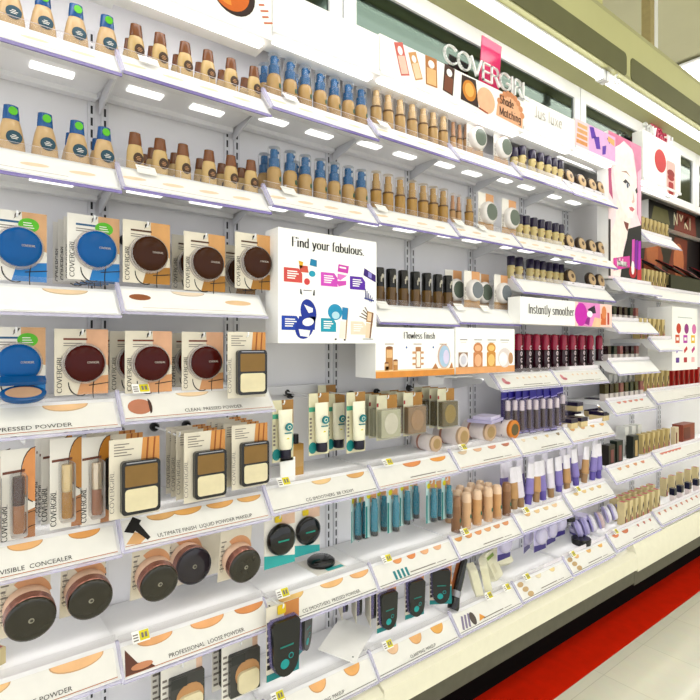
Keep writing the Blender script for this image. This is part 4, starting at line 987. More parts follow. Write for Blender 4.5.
m.poly(fr, ell(.248, .052, .026, .034, 22), CO(226, 196, 180), .0004); m.poly(fr, ell(.250, .052, .022, .030, 20), CO(178, 206, 232), .0006); m.poly(fr, ell(.256, .050, .012, .020, 16), CO(222, 214, 240), .0008); m.poly(fr, [(.20, .018), (.225, .018), (.214, .034)], CO(206, 140, 84), .0005); m.poly(fr, [(.268, .018), (.285, .018), (.28, .036)], CO(206, 140, 84), .0005)
m.build('print', t)
t, fr, w, h = pbox('picture_box', 'white picture box with round pans and orange ledge next to the Flawless finish box', 1.148, 1.425, .995, 1.075, -.083, .050)
m = MB(); m.poly(fr, rect(0, 0, w, .020), CO(240, 178, 120), .0002)
for k in range(4): m.poly(fr, rect(.018 + .062 * k, h * .73, .05 + .066 * k, h * .745), CO(110, 96, 90), .0003); m.poly(fr, rect(.022 + .062 * k, h * .68, .045 + .066 * k, h * .688), CO(190, 180, 176), .0003)
m.poly(fr, rect(.012, .02, .052, .062), CO(176, 138, 110), .0003); m.poly(fr, ell(.033, .040, .019, .020, 18), CO(236, 232, 236), .0005); m.poly(fr, ell(.033, .040, .012, .013, 18), CO(214, 212, 222), .0007)
for x, a, b in ((.098, (222, 150, 96), (244, 192, 150)), (.160, (226, 160, 70), (246, 206, 130))):
    m.poly(fr, rrect(x - .021, .018, x + .021, .062, .004), CO(*a), .0003); m.poly(fr, ell(x, .074, .021, .016, 18), CO(*a), .0004); m.poly(fr, ell(x, .038, .016, .018, 18), CO(*b), .0006); m.poly(fr, ell(x, .074, .015, .009, 14), CO(*b), .0006)
m.poly(fr, ell(.226, .044, .034, .030, 22), CO(232, 222, 220), .0004); m.poly(fr, ell(.218, .040, .021, .021, 18), CO(246, 244, 246), .0006); m.poly(fr, ell(.256, .042, .012, .018, 16), CO(206, 160, 116), .0005)
m.build('print', t)
t, fr, w, h = pbox('banner_box', 'long white banner reading Instantly smoother with magenta picture above the red bottles', 1.44, 2.03, .985, 1.03, .067, .153)
m = MB(); m.nib(fr, 'Instantly smoother', .045, h * .40, .030, C((70, 62, 70), .6), w=.14, t2=.025, width=.275)
m.poly(fr, rect(.325, 0, w, h), CO(250, 214, 206), .0002); m.poly(fr, rect(.345, 0, .50, h), CO(240, 150, 214), .0003); m.poly(fr, ell(.365, .042, .042, .041, 22), CO(222, 20, 196), .0005); m.poly(fr, [(.39, .01), (.44, .075), (.42, .004)], CO(170, 20, 160), .0007); m.poly(fr, [(.41, .062), (.46, .078), (.47, .05), (.43, .046)], CO(60, 30, 70), .0007); m.poly(fr, ell(.425, .045, .02, .012, 12), CO(250, 240, 250), .0009)
m.poly(fr, [(.44, .0), (.50, .0), (.51, .03), (.46, .035)], CO(246, 206, 170), .0006); m.poly(fr, rect(.505, .008, .545, .05), CO(236, 120, 60), .0005); m.poly(fr, ell(.53, .055, .018, .024, 14), CO(240, 150, 90), .0006); m.poly(fr, rect(.555, .01, .57, .055), CO(214, 84, 60), .0005)
m.build('print', t)
# portrait poster
t, fr, w, h = pbox('portrait_poster', 'tall glossy portrait poster of a pale face, pink hair and a black top', 2.095, 2.382, 1.03, 1.075, .266, .852)
m = MB()
def Q(pts, c, d): m.poly(fr, [(a * w, (1 - b) * h) for a, b in pts], c, d)
Q([(0, 0), (1, 0), (1, 1), (0, 1)], CO(250, 226, 232), .0002)
Q([(0, 0), (1, 0), (1, .12), (.8, .06), (.45, .02), (.2, .10), (.06, .22), (0, .2)], CO(232, 130, 170), .0004)
Q([(.62, .0), (1, .0), (1, .58), (.86, .5), (.86, .24), (.76, .08)], CO(232, 150, 186), .0005); Q([(0, .02), (.10, .05), (.08, .30), (.13, .46), (.02, .42), (0, .3)], CO(206, 92, 140), .0005)
Q([(.88, .2), (1, .16), (1, .56), (.9, .52)], CO(246, 196, 218), .0007)
Q([(.16, .1), (.45, .03), (.70, .06), (.84, .24), (.86, .34), (.83, .40), (.80, .48), (.70, .545), (.58, .555), (.40, .50), (.24, .40), (.14, .25)], CO(254, 242, 238), .0009)
Q([(.24, .44), (.42, .50), (.66, .56), (.62, .66), (.46, .74), (.34, .98), (.06, .98), (.04, .70), (.2, .60)], CO(252, 236, 230), .0008)
Q([(.42, .31), (.50, .285), (.62, .305), (.64, .325), (.5, .318)], CO(60, 40, 50), .0012); Q(ell(.55, .325, .060, .018, 14), CO(236, 232, 240), .0013); Q(ell(.56, .325, .028, .020, 12), CO(74, 92, 120), .0015); Q([(.36, .245), (.52, .225), (.66, .255), (.52, .238)], CO(196, 150, 130), .0012)
Q([(.80, .335), (.86, .31), (.88, .345), (.83, .36)], CO(60, 40, 50), .0012); Q([(.72, .34), (.78, .42), (.72, .44), (.68, .43), (.73, .41)], CO(236, 200, 190), .0012)
Q([(.60, .475), (.70, .465), (.78, .475), (.72, .498), (.64, .494)], CO(226, 120, 130), .0013)
Q([(.44, .585), (.60, .59), (.56, .65), (.50, .63)], CO(150, 60, 40), .0011)
Q([(.58, .63), (1, .575), (1, .985), (.34, .985), (.44, .80), (.54, .70)], CO(40, 38, 44), .0012); Q([(0, .6), (.06, .6), (.06, .985), (0, .985)], CO(60, 50, 54), .0012)
for k, (a, c) in enumerate(((.70, (226, 90, 196)), (.80, (150, 24, 186)), (.90, (196, 40, 206)))): Q([(a, .70), (a + .085, .69), (a + .07, .90), (a - .02, .91)], CO(*c), .0015)
Q([(.88, .84), (1, .82), (1, .985), (.86, .985)], CO(226, 60, 70), .0014); Q(ell(.72, .93, .12, .045, 14), CO(214, 30, 50), .0017); Q(ell(.72, .90, .05, .05, 12), CO(250, 240, 240), .0018)
Q([(.13, .86), (.62, .82), (.63, .90), (.14, .945)], CO(232, 72, 176), .0020)
m.nib(fr, 'fabulous', .24 * w, (1 - .905) * h, .030, WPAPER, w=.2, t2=.08, d=.0024, width=.30 * w)
m.build('print', t)
t, fr, w, h = pbox('poster_box', 'small white poster box with rows of orange, magenta and yellow pictures', 2.61, 2.905, .995, 1.10, -.116, .175)
m = sbase(MB(), fr, w, h)
m.poly(fr, rect(.06, h * .83, .23, h * .845), CO(200, 206, 204), .0003)
for k, (c, e) in enumerate((((238, 96, 40), (226, 70, 30)), ((206, 44, 190), (170, 40, 150)), ((250, 206, 40), (230, 130, 190)))):
    x = .06 + .09 * k; m.poly(fr, rect(x - .025, h * .43, x + .022, h * .56), CO(*c), .0003); m.poly(fr, ell(x + .012, h * .66, .026, .024, 14), CO(*e), .0004); m.poly(fr, rect(x - .015, h * .47, x + .012, h * .52), WPAPER, .0006)
for k, (c, e) in enumerate((((150, 110, 200), (110, 40, 170)), ((226, 50, 50), (206, 40, 60)), ((214, 60, 150), (250, 196, 200)))):
    x = .06 + .09 * k; m.poly(fr, rot2(rect(x - .018, h * .29, x + .022, h * .35), 30, x, h * .32), CO(*c), .0004); m.poly(fr, rect(x - .02, h * .12, x + .018, h * .20), CO(*e), .0003)
m.build('print', t)

# ------------------------------------------------------------------ the goods
def top(zb): return zb + .0485
YB = 1.075
A, B_ = 'A', 'B'
for lv, zz, us4, usb in (('A', zA, (11, 43, 76, 107), (136, 160, 185, 208, 231, 254)), ('B', zB, (11, 45, 77, 104), (135, 160, 183, 209, 231, 251))):
    row('wide_foundation_bottle', us4, 1.062, top(zz[0]), 'tan bottle with blue and green cap', ON[lv])
    row('brown_capped_bottle', usb, 1.060, top(zz[1]), 'brown capped foundation bottle', ON[lv])
    row('blue_pump_bottle', (274, 290, 305, 320, 334, 348, 361), 1.064, top(zz[2]), 'blue pump bottle', ON[lv])
for i, u in enumerate((77, 104)): place('wide_foundation_bottle', X(u, 1.075) + .002, 1.13, top(zB[0]), f'blue and green capped bottle standing behind the {ORD[i+2]} one in front {ON["B"]}', 'bottles in the rear row of the second shelf')
for i, u in enumerate((160, 183, 209, 231, 251)):
    place('brown_capped_bottle', X(u, 1.07) + .002, 1.12, top(zB[1]), f'brown capped bottle standing behind the {ORD[i+1]} front one {ON["B"]}', 'rear brown capped bottles of the second shelf')
    if i < 2: place('brown_capped_bottle', X(u, 1.07), 1.168, top(zB[1]), f'rearmost brown capped bottle in line behind the {ORD[i+1]} front one {ON["B"]}', 'rearmost brown capped bottles of the second shelf')
for i, u in enumerate((136, 160, 185, 208, 231, 254)):
    place('brown_capped_bottle', X(u, 1.07) + .002, 1.118, top(zA[1]), f'brown capped bottle standing behind the {ORD[i]} front one {ON["A"]}', 'rear brown capped bottles of the top shelf')
for lv, zz in (('A', zA), ('B', zB)):
    place('blue_pump_bottle', X(274, 1.07), 1.115, top(zz[2]), f'blue pump bottle standing behind the first blue pump bottle {ON[lv]}')
    place('blue_pump_bottle', X(305, 1.07), 1.118, top(zz[2]), f'blue pump bottle standing behind the third blue pump bottle {ON[lv]}')
row('clear_capped_bottle', (376, 388, 400, 412, 423, 433, 443), 1.063, top(zA[3]), 'tan clear capped bottle', ON['A'], args=('tan',))
row('clear_capped_bottle', (376, 388, 400, 412, 423, 433, 443), 1.063, top(zB[3]), 'golden clear capped bottle', ON['B'], args=('gold',))
row('clear_capped_bottle', (453, 459.5), 1.07, top(zA[3]), 'slim tan tube bottle', ON['A'], args=('slim',))
row('clear_capped_bottle', (466,), 1.07, top(zA[4]), 'slim tan tube bottle standing next to blister compacts', ON['A'], args=('slim',))
row('clear_capped_bottle', (452.5, 458.5), 1.075, top(zB[3]), 'slim golden tube bottle', ON['B'], args=('slim',))
row('clear_capped_bottle', (469,), 1.065, top(zB[4]), 'golden clear capped bottle beside blister compacts', ON['B'], args=('gold',), sc=.92)
row('clear_capped_bottle', (379, 391, 403, 415, 426.5, 437.5, 447.5), 1.075, top(.058), 'black capped amber bottle', ON['C'], args=('black',))
row('blister_compact', (475, 501), 1.058, top(zA[4]), 'clear blister compact with grey green window', ON['A'], sc=1.12)
row('blister_compact', (486, 509), 1.058, top(zB[4]), 'clear blister compact with grey green window', ON['B'], sc=1.12)
row('blister_compact', (472, 501), 1.06, top(.066), 'clear blister compact with grey window', ON['C'], args=('grey',), sc=1.08)
for i, u in enumerate((456, 484)): place('blister_compact', X(u, 1.09), 1.10, top(.066), f'blister compact card showing behind the {ORD[i]} front one {ON["C"]}', sc=1.12)
row('purple_capped_bottle', (522, 532, 540, 547.5, 553.5, 559.5), 1.061, top(zA[5]), 'purple capped golden bottle', ON['A'])
place('purple_capped_bottle', X(514, 1.07), 1.07, top(zA[4]), 'purple capped golden bottle beside the second blister compact ' + ON['A'])
row('purple_capped_bottle', (526, 533.5, 541, 548, 555, 560.5), 1.061, top(zB[5]), 'purple capped golden bottle', ON['B'])
place('purple_capped_bottle', X(519, 1.07), 1.07, top(zB[4]), 'purple capped golden bottle beside the second blister compact ' + ON['B'])
row('purple_capped_bottle', (530, 536, 542, 549, 555, 560.5), 1.08, top(.172), 'purple capped golden bottle', ON['C'])
row('purple_capped_bottle', (511, 519), 1.08, top(.172), 'purple capped bottle rising behind blister compacts', ON['C'])
for lv, zz, us in (('A', zA, (568, 580, 590.5, 599)), ('B', zB, (568, 580, 590.5, 599.5))):
    row('round_compact', us, 1.060, top(zz[6]) + .002, 'round brown rimmed compact', ON[lv], sc=1.12)
row('round_compact', (569.5, 590, 599), 1.060, top(.172) + .002, 'round brown rimmed compact', ON['C'], sc=1.12)

# pegs and hanging cards
PEGS = set()
SHORT = (('dark brown round compact on its card', 'brown disc card'), ('dark reddish brown round compact card', 'reddish disc card'), ('dark red round compact on its card', 'dark red disc card'), ('blue round compact on its card', 'blue disc card'),
         ('blue round compact card', 'blue disc card'), ('big copper banded powder jar with dark lid', 'big powder jar'), ('cream tube with teal emblem on a card', 'cream tube'), ('long rounded dark compact with teal drops', 'long dark compact'),
         ('glossy black disc compact with teal word on its card', 'black disc card'), ('teal concealer stick card with tan corner', 'teal stick card'), ('teal concealer stick card', 'teal stick card'), ('grey compact with cream sponge on its card', 'sponge compact'), ('lilac domed compact on its card', 'lilac compact'),
         ('square black two pan compact on its card', 'two pan compact'))
def hang(key, u, v_top, hgt, Y, label, args=(), group=None, sc=1.0, rz=0.0, rx=0.0, bottom=None, peg=True):
    x = X(u, Y); zt = Z(u, v_top, Y); zb = zt - hgt * sc if bottom is None else bottom
    place(key, x, Y, zb, label, group, rz, rx, sc=sc, args=args)
    if (key not in ('concealer_card', 'duo_compact_card') or u == 247) and Y < 1.1:
        lab = label
        for a, b in SHORT: lab = lab.replace(a, b)
        lab = 'white peg hook behind the ' + lab
        PEGS.add(lab); k = round(1.2085 - Y + .004, 3)
        place('peg_hook', x, 1.2085, zb + hgt * sc - .009, lab, 'peg hooks behind the hanging cards', args=(k,))
def peg(x, z, L, label): place('peg_hook', x, 1.2085, z, label, 'peg hooks', args=(L,))
hang('disc_powder_card', 17, 211, .118, 1.05, 'blue round compact on its card, leftmost of the third shelf cards', ('blue',))
hang('disc_powder_card', 94, 216, .118, 1.05, 'blue round compact on its card with green sticker, nearest the brown ones', ('blue',))
for k in range(3): place('disc_powder_card', X(94, 1.05) - .004 * k, 1.085 + .030 * k, Z(94, 216, 1.05) - .118, f'blue compact card hanging {ORD[k]} behind the second blue one', 'blue cards behind the second blue one', args=('blue',))
for i, (u, v) in enumerate(((147, 222), (205, 233.5), (254, 234))):
    hang('disc_powder_card', u, v, .118, 1.04 if i < 2 else 1.02, f'dark brown round compact on its card, {ORD[i]} of three {ON["C"]}', ('brown',), 'brown compact cards on the third shelf')
place('disc_powder_card', X(192, 1.12), 1.12, Z(147, 222, 1.04) - .118, 'dark brown compact card half hidden between the first two on the third shelf', args=('brown',))
place('disc_powder_card', X(238, 1.12), 1.12, Z(205, 233.5, 1.04) - .119, 'dark brown compact card half hidden between the last two on the third shelf', args=('brown',))
hang('disc_powder_card', 16, 327, .118, 1.06, 'blue round compact card behind the open blue compact', ('blue',))
place('open_blue_compact', X(24, 1.005), 1.012, top(-.147) + .012, 'open blue compact with beige powder standing before its card')
hang('disc_powder_card', 82, 329, .118, 1.05, 'dark red round compact on its card next to the open blue one', ('red',))
for i, (u, v) in enumerate(((149, 331), (203, 332))): hang('disc_powder_card', u, v, .118, 1.04, f'dark reddish brown round compact card, {ORD[i]} of two {ON["D"]}', ('red',))
for k in range(2): place('disc_powder_card', X(132, 1.1) - .012 * k, 1.09 + .035 * k, Z(149, 331, 1.04) - .118, f'compact card edge peeking out {ORD[k]} behind the first brown one {ON["D"]}', args=('red',))
place('disc_powder_card', X(190, 1.12), 1.12, Z(203, 332, 1.04) - .119, 'compact card peeking out behind the second brown one on the fourth shelf', args=('red',))
hang('duo_compact_card', 247, 332, .142, .990, 'square black two pan compact on its card beside the poster box', (), sc=.95, rz=-.05)
# fifth shelf
for i, (u, v, a) in enumerate(((18, 449, 'a'), (66, 438, 'b'), (95.5, 437, 'c'))): hang('concealer_card', u, v, .158, 1.045, ('concealer card with dark brown capped tube', 'concealer card with gold capped amber tube', 'concealer card with pale gold capped rosy tube')[i] + ' ' + ON['E'], (a,), 'concealer cards on the fifth shelf')
for k in range(3): place('concealer_card', X(60, 1.05) - .001 * k, 1.082 + .032 * k, Z(66, 438, 1.045) - .157, f'concealer card hanging {ORD[k]} behind the gold capped one', 'concealer cards behind the gold capped one', args=('b',))
place('concealer_card', X(-8, 1.05), 1.05, Z(18, 449, 1.045) - .158, 'concealer card edge beside the dark brown capped one', args=('c',))
hang('duo_compact_card', 135, 438, .142, .990, 'nearest square black two pan compact card in front of the fifth shelf', (), sc=.99)
for k in range(2): place('duo_compact_card', X(126, 1.0) - .003 * k, 1.05 + .04 * k, Z(134, 437, .955) - .150, f'two pan compact card hanging {ORD[k]} behind the nearest one', args=(), sc=1.0)
hang('duo_compact_card', 205, 431, .142, 1.02, 'square black two pan compact card in the middle of the fifth shelf', (), sc=.98)
for k in range(3): place('duo_compact_card', X(205, 1.02) - .004, 1.052 + .03 * k, Z(205, 431, 1.02) - .139, f'two pan compact card hanging {ORD[k]} behind the middle one', 'cards behind the middle two pan compact', sc=.98)
hang('duo_compact_card', 250, 424, .142, 1.02, 'square black two pan compact card nearest the cream tubes', (), sc=.95)
for k in range(4): place('duo_compact_card', X(250, 1.02) - .004, 1.052 + .03 * k, Z(250, 424, 1.02) - .135, f'two pan compact card hanging {ORD[k]} behind the one nearest the cream tubes', 'cards behind the two pan compact by the tubes', sc=.95)
for x, z, L, l in ((X(15, 1.2), Z(15, 433, 1.2), .15, 'over the dark brown capped concealer'), (X(88, 1.2), Z(88, 430, 1.2), .15, 'over the gold capped concealer'), (X(120, 1.2), Z(120, 431, 1.2), .2, 'over the nearest two pan compact'), (X(155, 1.2), Z(155, 427, 1.2), .16, 'bare, between two pan compacts'), (X(187, 1.2), Z(187, 425, 1.2), .17, 'over the middle two pan compact'), (X(291, 1.2), Z(291, 395, 1.2), .15, 'over the first cream tube')):
    peg(x, z, L, 'black tipped white peg hook ' + l)
t = MB(); t.box(.58, .865, 1.196, 1.208, Z(320, 392, 1.2), Z(320, 384, 1.2), STEEL); o = t.build('peg_bar'); o.location.z = H; tag(o, 'white horizontal peg bar above the cream tube cards', 'peg bar')
t = thing('peg_bar', 'white bar on a block above the hanging purple cards', 'peg bar', (0, 0, H))
MB().box(1.19, 1.366, 1.196, 1.208, -.105, -.085, STEEL).build('bar', t); MB().box(1.20, 1.27, 1.15, 1.1955, -.125, -.07, WHITE).build('block', t)
MB().wire([(1.235, 1.15, -.10), (1.235, 1.12, -.10), (1.36, 1.11, -.10)], .003, WHITE).build('rod', t)
# cream tubes
for i, (u, v, s) in enumerate(((283, 400, .95), (319, 393, 1.0), (356, 392, 1.03))): hang('cream_tube_card', u, v, .148, 1.05, f'cream tube with teal emblem on a card, {ORD[i]} of three before the boxed compacts', sc=s, group='front cream tube cards')
place('cream_tube_card', X(336, 1.12), 1.12, Z(336, 394, 1.12) - .148, 'cream tube card hanging behind the second and third front tubes')
place('cream_tube_card', X(328, 1.16), 1.165, Z(328, 390, 1.16) - .135, 'cream tube card farthest back between the front tubes')
t = thing('gold_bottle', 'flat gold foundation tube standing behind the first cream tube', 'foundation bottle', (X(295, 1.10), 1.10, H + top(-.363)))
MB().box(-.017, .017, -.012, .012, 0, .075, mat('gold_tube', (190, 146, 78), .35, .3)).build('tube', t); MB().lathe(FRONT, 0, 0, [(.009, .0752), (.009, .096), (.008, .098)], C((40, 34, 44), .3), 14, z=True).build('cap', t)
MB().box(-.009, .017, -.0125, -.0121, .02, .06, C((214, 176, 116), .4)).build('label', t)
t = MB(); t.box(X(278, 1.06), X(293, 1.06), 1.05, 1.052, top(-.363), top(-.363) + .055, WPAPER); o = t.build('blank_card'); o.location.z = H; tag(o, 'blank white card leaning under the first cream tube', 'card')
# boxed compacts
for i, (u, v, a) in enumerate(((387, 395, 'pale'), (413, 392.5, 'tan'), (446, 388.5, 'olive'))): hang('boxed_compact', u, v, .118, 1.05, ('pale grey boxed compact', 'tan boxed compact', 'olive gold boxed compact')[i] + ' on a card over the orange swatches', (a,), sc=1.0 if i < 2 else .98)
for i, (u, v) in enumerate(((387, 395), (413, 392.5), (446, 388.5))):
    for k in range(3): place('boxed_compact', X(u, 1.05) - .002, 1.08 + .032 * k, Z(u, v, 1.05) - .116, f'boxed compact card hanging {ORD[k]} behind the {("pale grey", "tan", "olive gold")[i]} one', 'boxed compacts in the rear rows', args=(('pale', 'tan', 'olive')[i],), sc=.98)
# powder tubs
row('powder_roll', (462, 489), 1.07, top(-.358), 'white powder tub lying with its lid forward', ON['E'], sc=1.1)
place('powder_roll', X(456, 1.075) - .095, 1.072, top(-.362), 'white powder tub lying at the end nearest the boxed compacts', args=('white',), sc=.9)
place('powder_roll', X(510, 1.06), 1.05, top(-.358), 'powder tub lying with a bright orange lid', args=('orange',), sc=1.15)
o = thing('lilac_pack', 'flat lilac pack lying across the powder tubs', 'pack', (X(482, 1.1), 1.08, H + top(-.358) + .0625), .3)
MB().box(-.055, .055, -.035, .045, 0, .010, C((190, 184, 220), .4)).build('pack', o); MB().box(-.045, .035, -.030, .030, .0102, .020, C((214, 208, 232), .4)).build('cover', o)
# hanging purple cards
us = (505, 512, 519, 526, 533, 540, 547, 554, 560)
row('purple_stick_card', us, [1.075, 1.07, 1.06, 1.055, 1.05, 1.05, 1.045, 1.04, 1.07], [-.30, -.30, -.302, -.300, -.303, -.302, -.304, -.303, -.298], 'dark purple stick card', 'hanging ' + ON['E'])
us2 = (509, 516, 523, 530, 537, 544, 551, 557)
row('purple_stick_card', us2, 1.11, -.285, 'purple stick card in the rear row', 'hanging ' + ON['E'])
# dark purple boxes
row('dark_box', (573, 594), 1.13, [top(-.355) + .044, top(-.350) + .044], 'purple lidded small box', 'on top of its stack')
row('dark_box', (571, 593.5), 1.13, [top(-.355), top(-.350)], 'purple lidded small box', 'under the topmost box', sc=(1, 1, 1.2))
row('dark_box', (567, 577), 1.06, top(-.355), 'purple lidded small box', 'in front of the stack')
place('dark_box', X(599, 1.07), 1.07, top(-.350), 'purple lidded small box at the end of the fifth shelf bay')
place('price_tag', X(588, 1.05), 1.06, top(-.35), 'plain white tag card standing between the purple boxes', args=('white',), sc=1.6)
# red gloss bottles
row('berry_bottle', (518, 527, 536, 545, 554, 563, 572, 581, 590, 599), 1.07, top(-.140), 'dark red gloss bottle with pink cap', ON['D'], group='red gloss bottles on the fourth shelf')
for i, u in enumerate((522, 531, 540, 549, 558, 567, 576, 585)): place('berry_bottle', X(u, 1.11), 1.11, top(-.14), f'red gloss bottle in the rear row, {ORD[i]} from the left', 'rear red gloss bottles')
# sixth shelf: big powder jars
for i, (u, v, s, a) in enumerate(((24, 562, 0.97, 'dark'), (82, 548, .94, 'dark'), (149, 537, .92, 'dark'), (233, 525, .92, 'dark'))):
    hang('loose_powder_card', u, v, .125, 1.06, f'big copper banded powder jar with dark lid, {ORD[i]} of four {ON["F"]}', (a,), 'big powder jars', sc=s, rx=.17)
hang('loose_powder_card', 184, 527, .125, 1.14, 'big powder jar with violet tinted lid hanging farther back', ('violet',))
for k in range(2): place('powder_backing_card', X(224, 1.08) - .012 * k, 1.15 + .012 * k, Z(232, 533, 1.06) - .118, f'powder jar card hanging {ORD[k]} behind the fourth big jar', 'cards behind the fourth big jar', sc=.95)
hang('black_disc_card', 279, 514, .118, 1.05, 'glossy black disc compact with teal word on its card, front one', ())
hang('black_disc_card', 306, 508, .118, 1.13, 'glossy black disc compact on its card hanging behind the front one', ())
place('lying_disc', X(321, 1.12), 1.12, top(-.613), 'glossy black disc compact lying flat on its white card')
place('lip_box', X(3, 1.0), 1.08, top(-.600) + .031, 'small pink and blue pack lying under the first big jar', args=('cream',), rx=-1.5708, rz=.5)
# teal concealers
for i, (u, v, Y) in enumerate(((371, 489, 1.04), (392.5, 486, 1.04), (430.5, 480, 1.06), (446, 477, 1.06))): hang('teal_stick_card', u, v, .122, Y, f'teal concealer stick card with tan corner, {ORD[i]} in the front line', group='front teal concealer cards')
for i, (u, v, Y) in enumerate(((354, 494, 1.08), (361, 493, 1.08), (381, 487, 1.09), (404, 482, 1.09), (413, 478, 1.13), (437, 481, 1.12))): hang('teal_stick_card', u, v, .122, Y, f'teal concealer stick card, {ORD[i]} in the rear line', group='rear teal concealer cards', rz=.5 if i < 2 else 0)
# beige sticks
for i, u in enumerate((456, 466.5, 477, 488, 497, 506.5)): place('beige_stick', X(u, 1.065), 1.065, top(-.613 if i == 0 else -.610), f'{("dark tan", "beige", "beige", "beige", "beige", "brown")[i]} concealer stick, {ORD[i]} of six in front {ON["F"]}', 'front beige concealer sticks', args=(('b', 'a', 'c', 'a', 'c', 'b')[i],))
for r in (1, 2):
    for i, u in enumerate((466.5, 477, 488, 497)): place('beige_stick', X(u, 1.065), 1.065 + .034 * r, top(-.610), f'beige concealer stick standing {ORD[r-1]} behind the {ORD[i+1]} front one', 'rear beige concealer sticks', args=('a',))
# lilac tubes, leaning
tn = ('tan', 'white', 'lilac', 'tan', 'lilac', 'white', 'lilac', 'tan', 'lilac', 'tan', 'lilac', 'lilac')
for i, u in enumerate((514, 521, 528, 536, 543, 551, 559, 567, 576, 584, 592, 598.5)):
    place('lilac_tube', X(u, 1.075), 1.075, top(-.605 if i < 8 else -.59) + .003, f'{tn[i]} squeeze tube standing on its cap, {ORD[i]} of the front line', 'front squeeze tubes', ry=random.uniform(-.16, .20), args=(tn[i],), sc=(1.2, 1.1, 1.0))
for i, u in enumerate((505, 512, 523, 533, 547, 562, 572, 583, 594)):
    place('lilac_tube', X(u, 1.12), 1.125, top(-.605 if i < 6 else -.59) + .003, f'squeeze tube standing on its cap, {ORD[i]} of the rear line', 'rear squeeze tubes', ry=random.uniform(-.12, .16), args=(('lilac', 'white', 'lilac')[i % 3],), sc=(1.2, 1.1, 1.04))
# bottom shelf
hang('sponge_compact_card', 182, 662, .125, 1.05, 'grey compact with cream sponge on its card, first of two', group='sponge compacts', sc=.98)
hang('sponge_compact_card', 240, 640, .125, 1.05, 'grey compact with cream sponge on its card, next to the long dark compact', sc=.98)
for k in range(2): place('sponge_compact_card', X(174 + 58 * k, 1.1) - .004, 1.10, Z(182 + 58 * k, (662, 640)[k], 1.05) - .123, f'sponge compact card hanging behind the {ORD[k]} sponge compact')
hang('long_compact_card', 282, 603, .125, .99, 'long rounded dark compact with teal drops, nearest of its kind', sc=1.26)
place('long_compact_card', X(314, 1.03), 1.085, -.745, 'long rounded dark compact turned to show its side', rz=.62, ry=.10, sc=1.0)
for i, (u, v) in enumerate(((386, 582), (414, 571), (440, 560))): hang('long_compact_card', u, v, .125, 1.05, f'long rounded dark compact with teal drops, {ORD[i]} of three before the brush', group='long dark compacts before the brush', rz=(-.05, -.12, -.55)[i], sc=1.02)
for k in range(3): place('long_compact_card', X(366 - 7 * k, 1.1), 1.09 + .03 * k, -.74 + .004 * k, f'compact card seen edge on, {ORD[k]} beside the three long dark compacts', 'edge on compact cards', rz=1.1)
t = thing('white_card', 'large blank white card lying tilted on the bottom shelf', 'card', (X(347, 1.10), 1.10, H + top(-.840) + .020), .5); t.rotation_euler = (.14, -.05, .55)
MB().box(-.075, .075, -.05, .05, 0, .002, WPAPER).build('card', t); MB().ext(FR((-.06, -.04, .0022), (1, 0, 0), (0, 1, 0)), rect(0, 0, .004, .004), 0, .0002, INK).build('printed_dot', t)
t = thing('makeup_brush', 'black makeup brush leaning on the bottom shelf beside the long compacts', 'makeup brush', (X(456, 1.045), 1.050, H + top(-.838) + .030)); t.rotation_euler = (-.10, .50, 0)
MB().lathe(FRONT, 0, 0, [(.012, .030), (.0125, .07), (.010, .12), (.008, .124)], BLACK, 16, z=True).build('handle', t)
MB().lathe(FRONT, 0, 0, [(.0135, .012), (.0135, .0298)], GSTEEL, 16, z=True).build('ferrule', t); MB().lathe(FRONT, 0, 0, [(.016, -.024), (.018, -.016), (.0132, .0118)], BLACK, 16, z=True).build('bristles', t)
MB().ext(FR((-.004, .008, -.006)), rect(-.018, 0, .014, .13), -.001, 0, C((176, 104, 56), .45)).build('card', t)
def pad(i, u, y, dz, rx, rz, lab):
    t = thing('white_pad_pack', lab, 'pack', (X(u, y), y, H + top(-.832) + dz), 0, 'white packs beside the brush'); t.rotation_euler = (rx, 0, rz)
    MB().ext(FR((0, 0, 0)), rrect(-.034, 0, .034, .085, .01), -.012, .012, C((236, 232, 206), .5)).build('pack', t); m = MB(); fr = FR((0, -.0122, 0))
    m.poly(fr, rect(-.03, .066, .03, .076), C((160, 190, 90), .5), .0003); m.poly(fr, rect(-.022, .02, .0, .05), C((226, 220, 190), .5), .0003); m.build('print', t)
for i, (u, y, dz, rx, rz, l) in enumerate(((478, 1.07, .004, -.25, .9, 'white soft pack standing nearest the makeup brush'), (488, 1.07, .004, -.2, .75, 'white soft pack standing in the middle of the pack group'), (497, 1.10, .0, -.5, .3, 'white soft pack slumped toward the lilac compacts'), (505, 1.12, .022, -.75, -.2, 'white soft pack lying lowest beside the lilac compacts'))): pad(i, u, y, dz, rx, rz, l)
for i, (u, v, Y) in enumerate(((504, 527, 1.09), (527, 520, 1.09), (540, 519, 1.04), (551, 514, 1.09), (560, 508, 1.12))): hang('lilac_compact_card', u, v, .11, Y, f'lilac domed compact on its card, {ORD[i]} of the hanging line', group='hanging lilac compacts', sc=.98, rz=(0, .3, 0, .1, 0)[i])
place('black_lid', X(580, 1.08), 1.075, top(-.822), 'round black compact lying on the bottom shelf'); place('black_lid', X(571, 1.12), 1.13, top(-.822) + .075, 'small black round lid on top of the lilac compact stack', sc=.7)
for k in range(3): place('black_lid', X(583, 1.12) + .012 * k, 1.14, top(-.822) + .0255 * k, f'lilac round compact stacked {ORD[k]} from below behind the domed compacts', 'stacked lilac compacts', args=('lilac',), sc=.95)
tn = ('lilac', 'lilac', 'white', 'rose', 'white', 'white', 'rose')
for i, u in enumerate((578, 585, 592, 600, 607, 613, 619)): place('wide_disc', X(u, 1.10), 1.10, top(-.822 if u < 603 else -.81) + .012, f'{tn[i]} domed compact standing on edge, {ORD[i]} in the line', 'domed compacts on edge', rz=.75, args=(tn[i],), sc=.98)
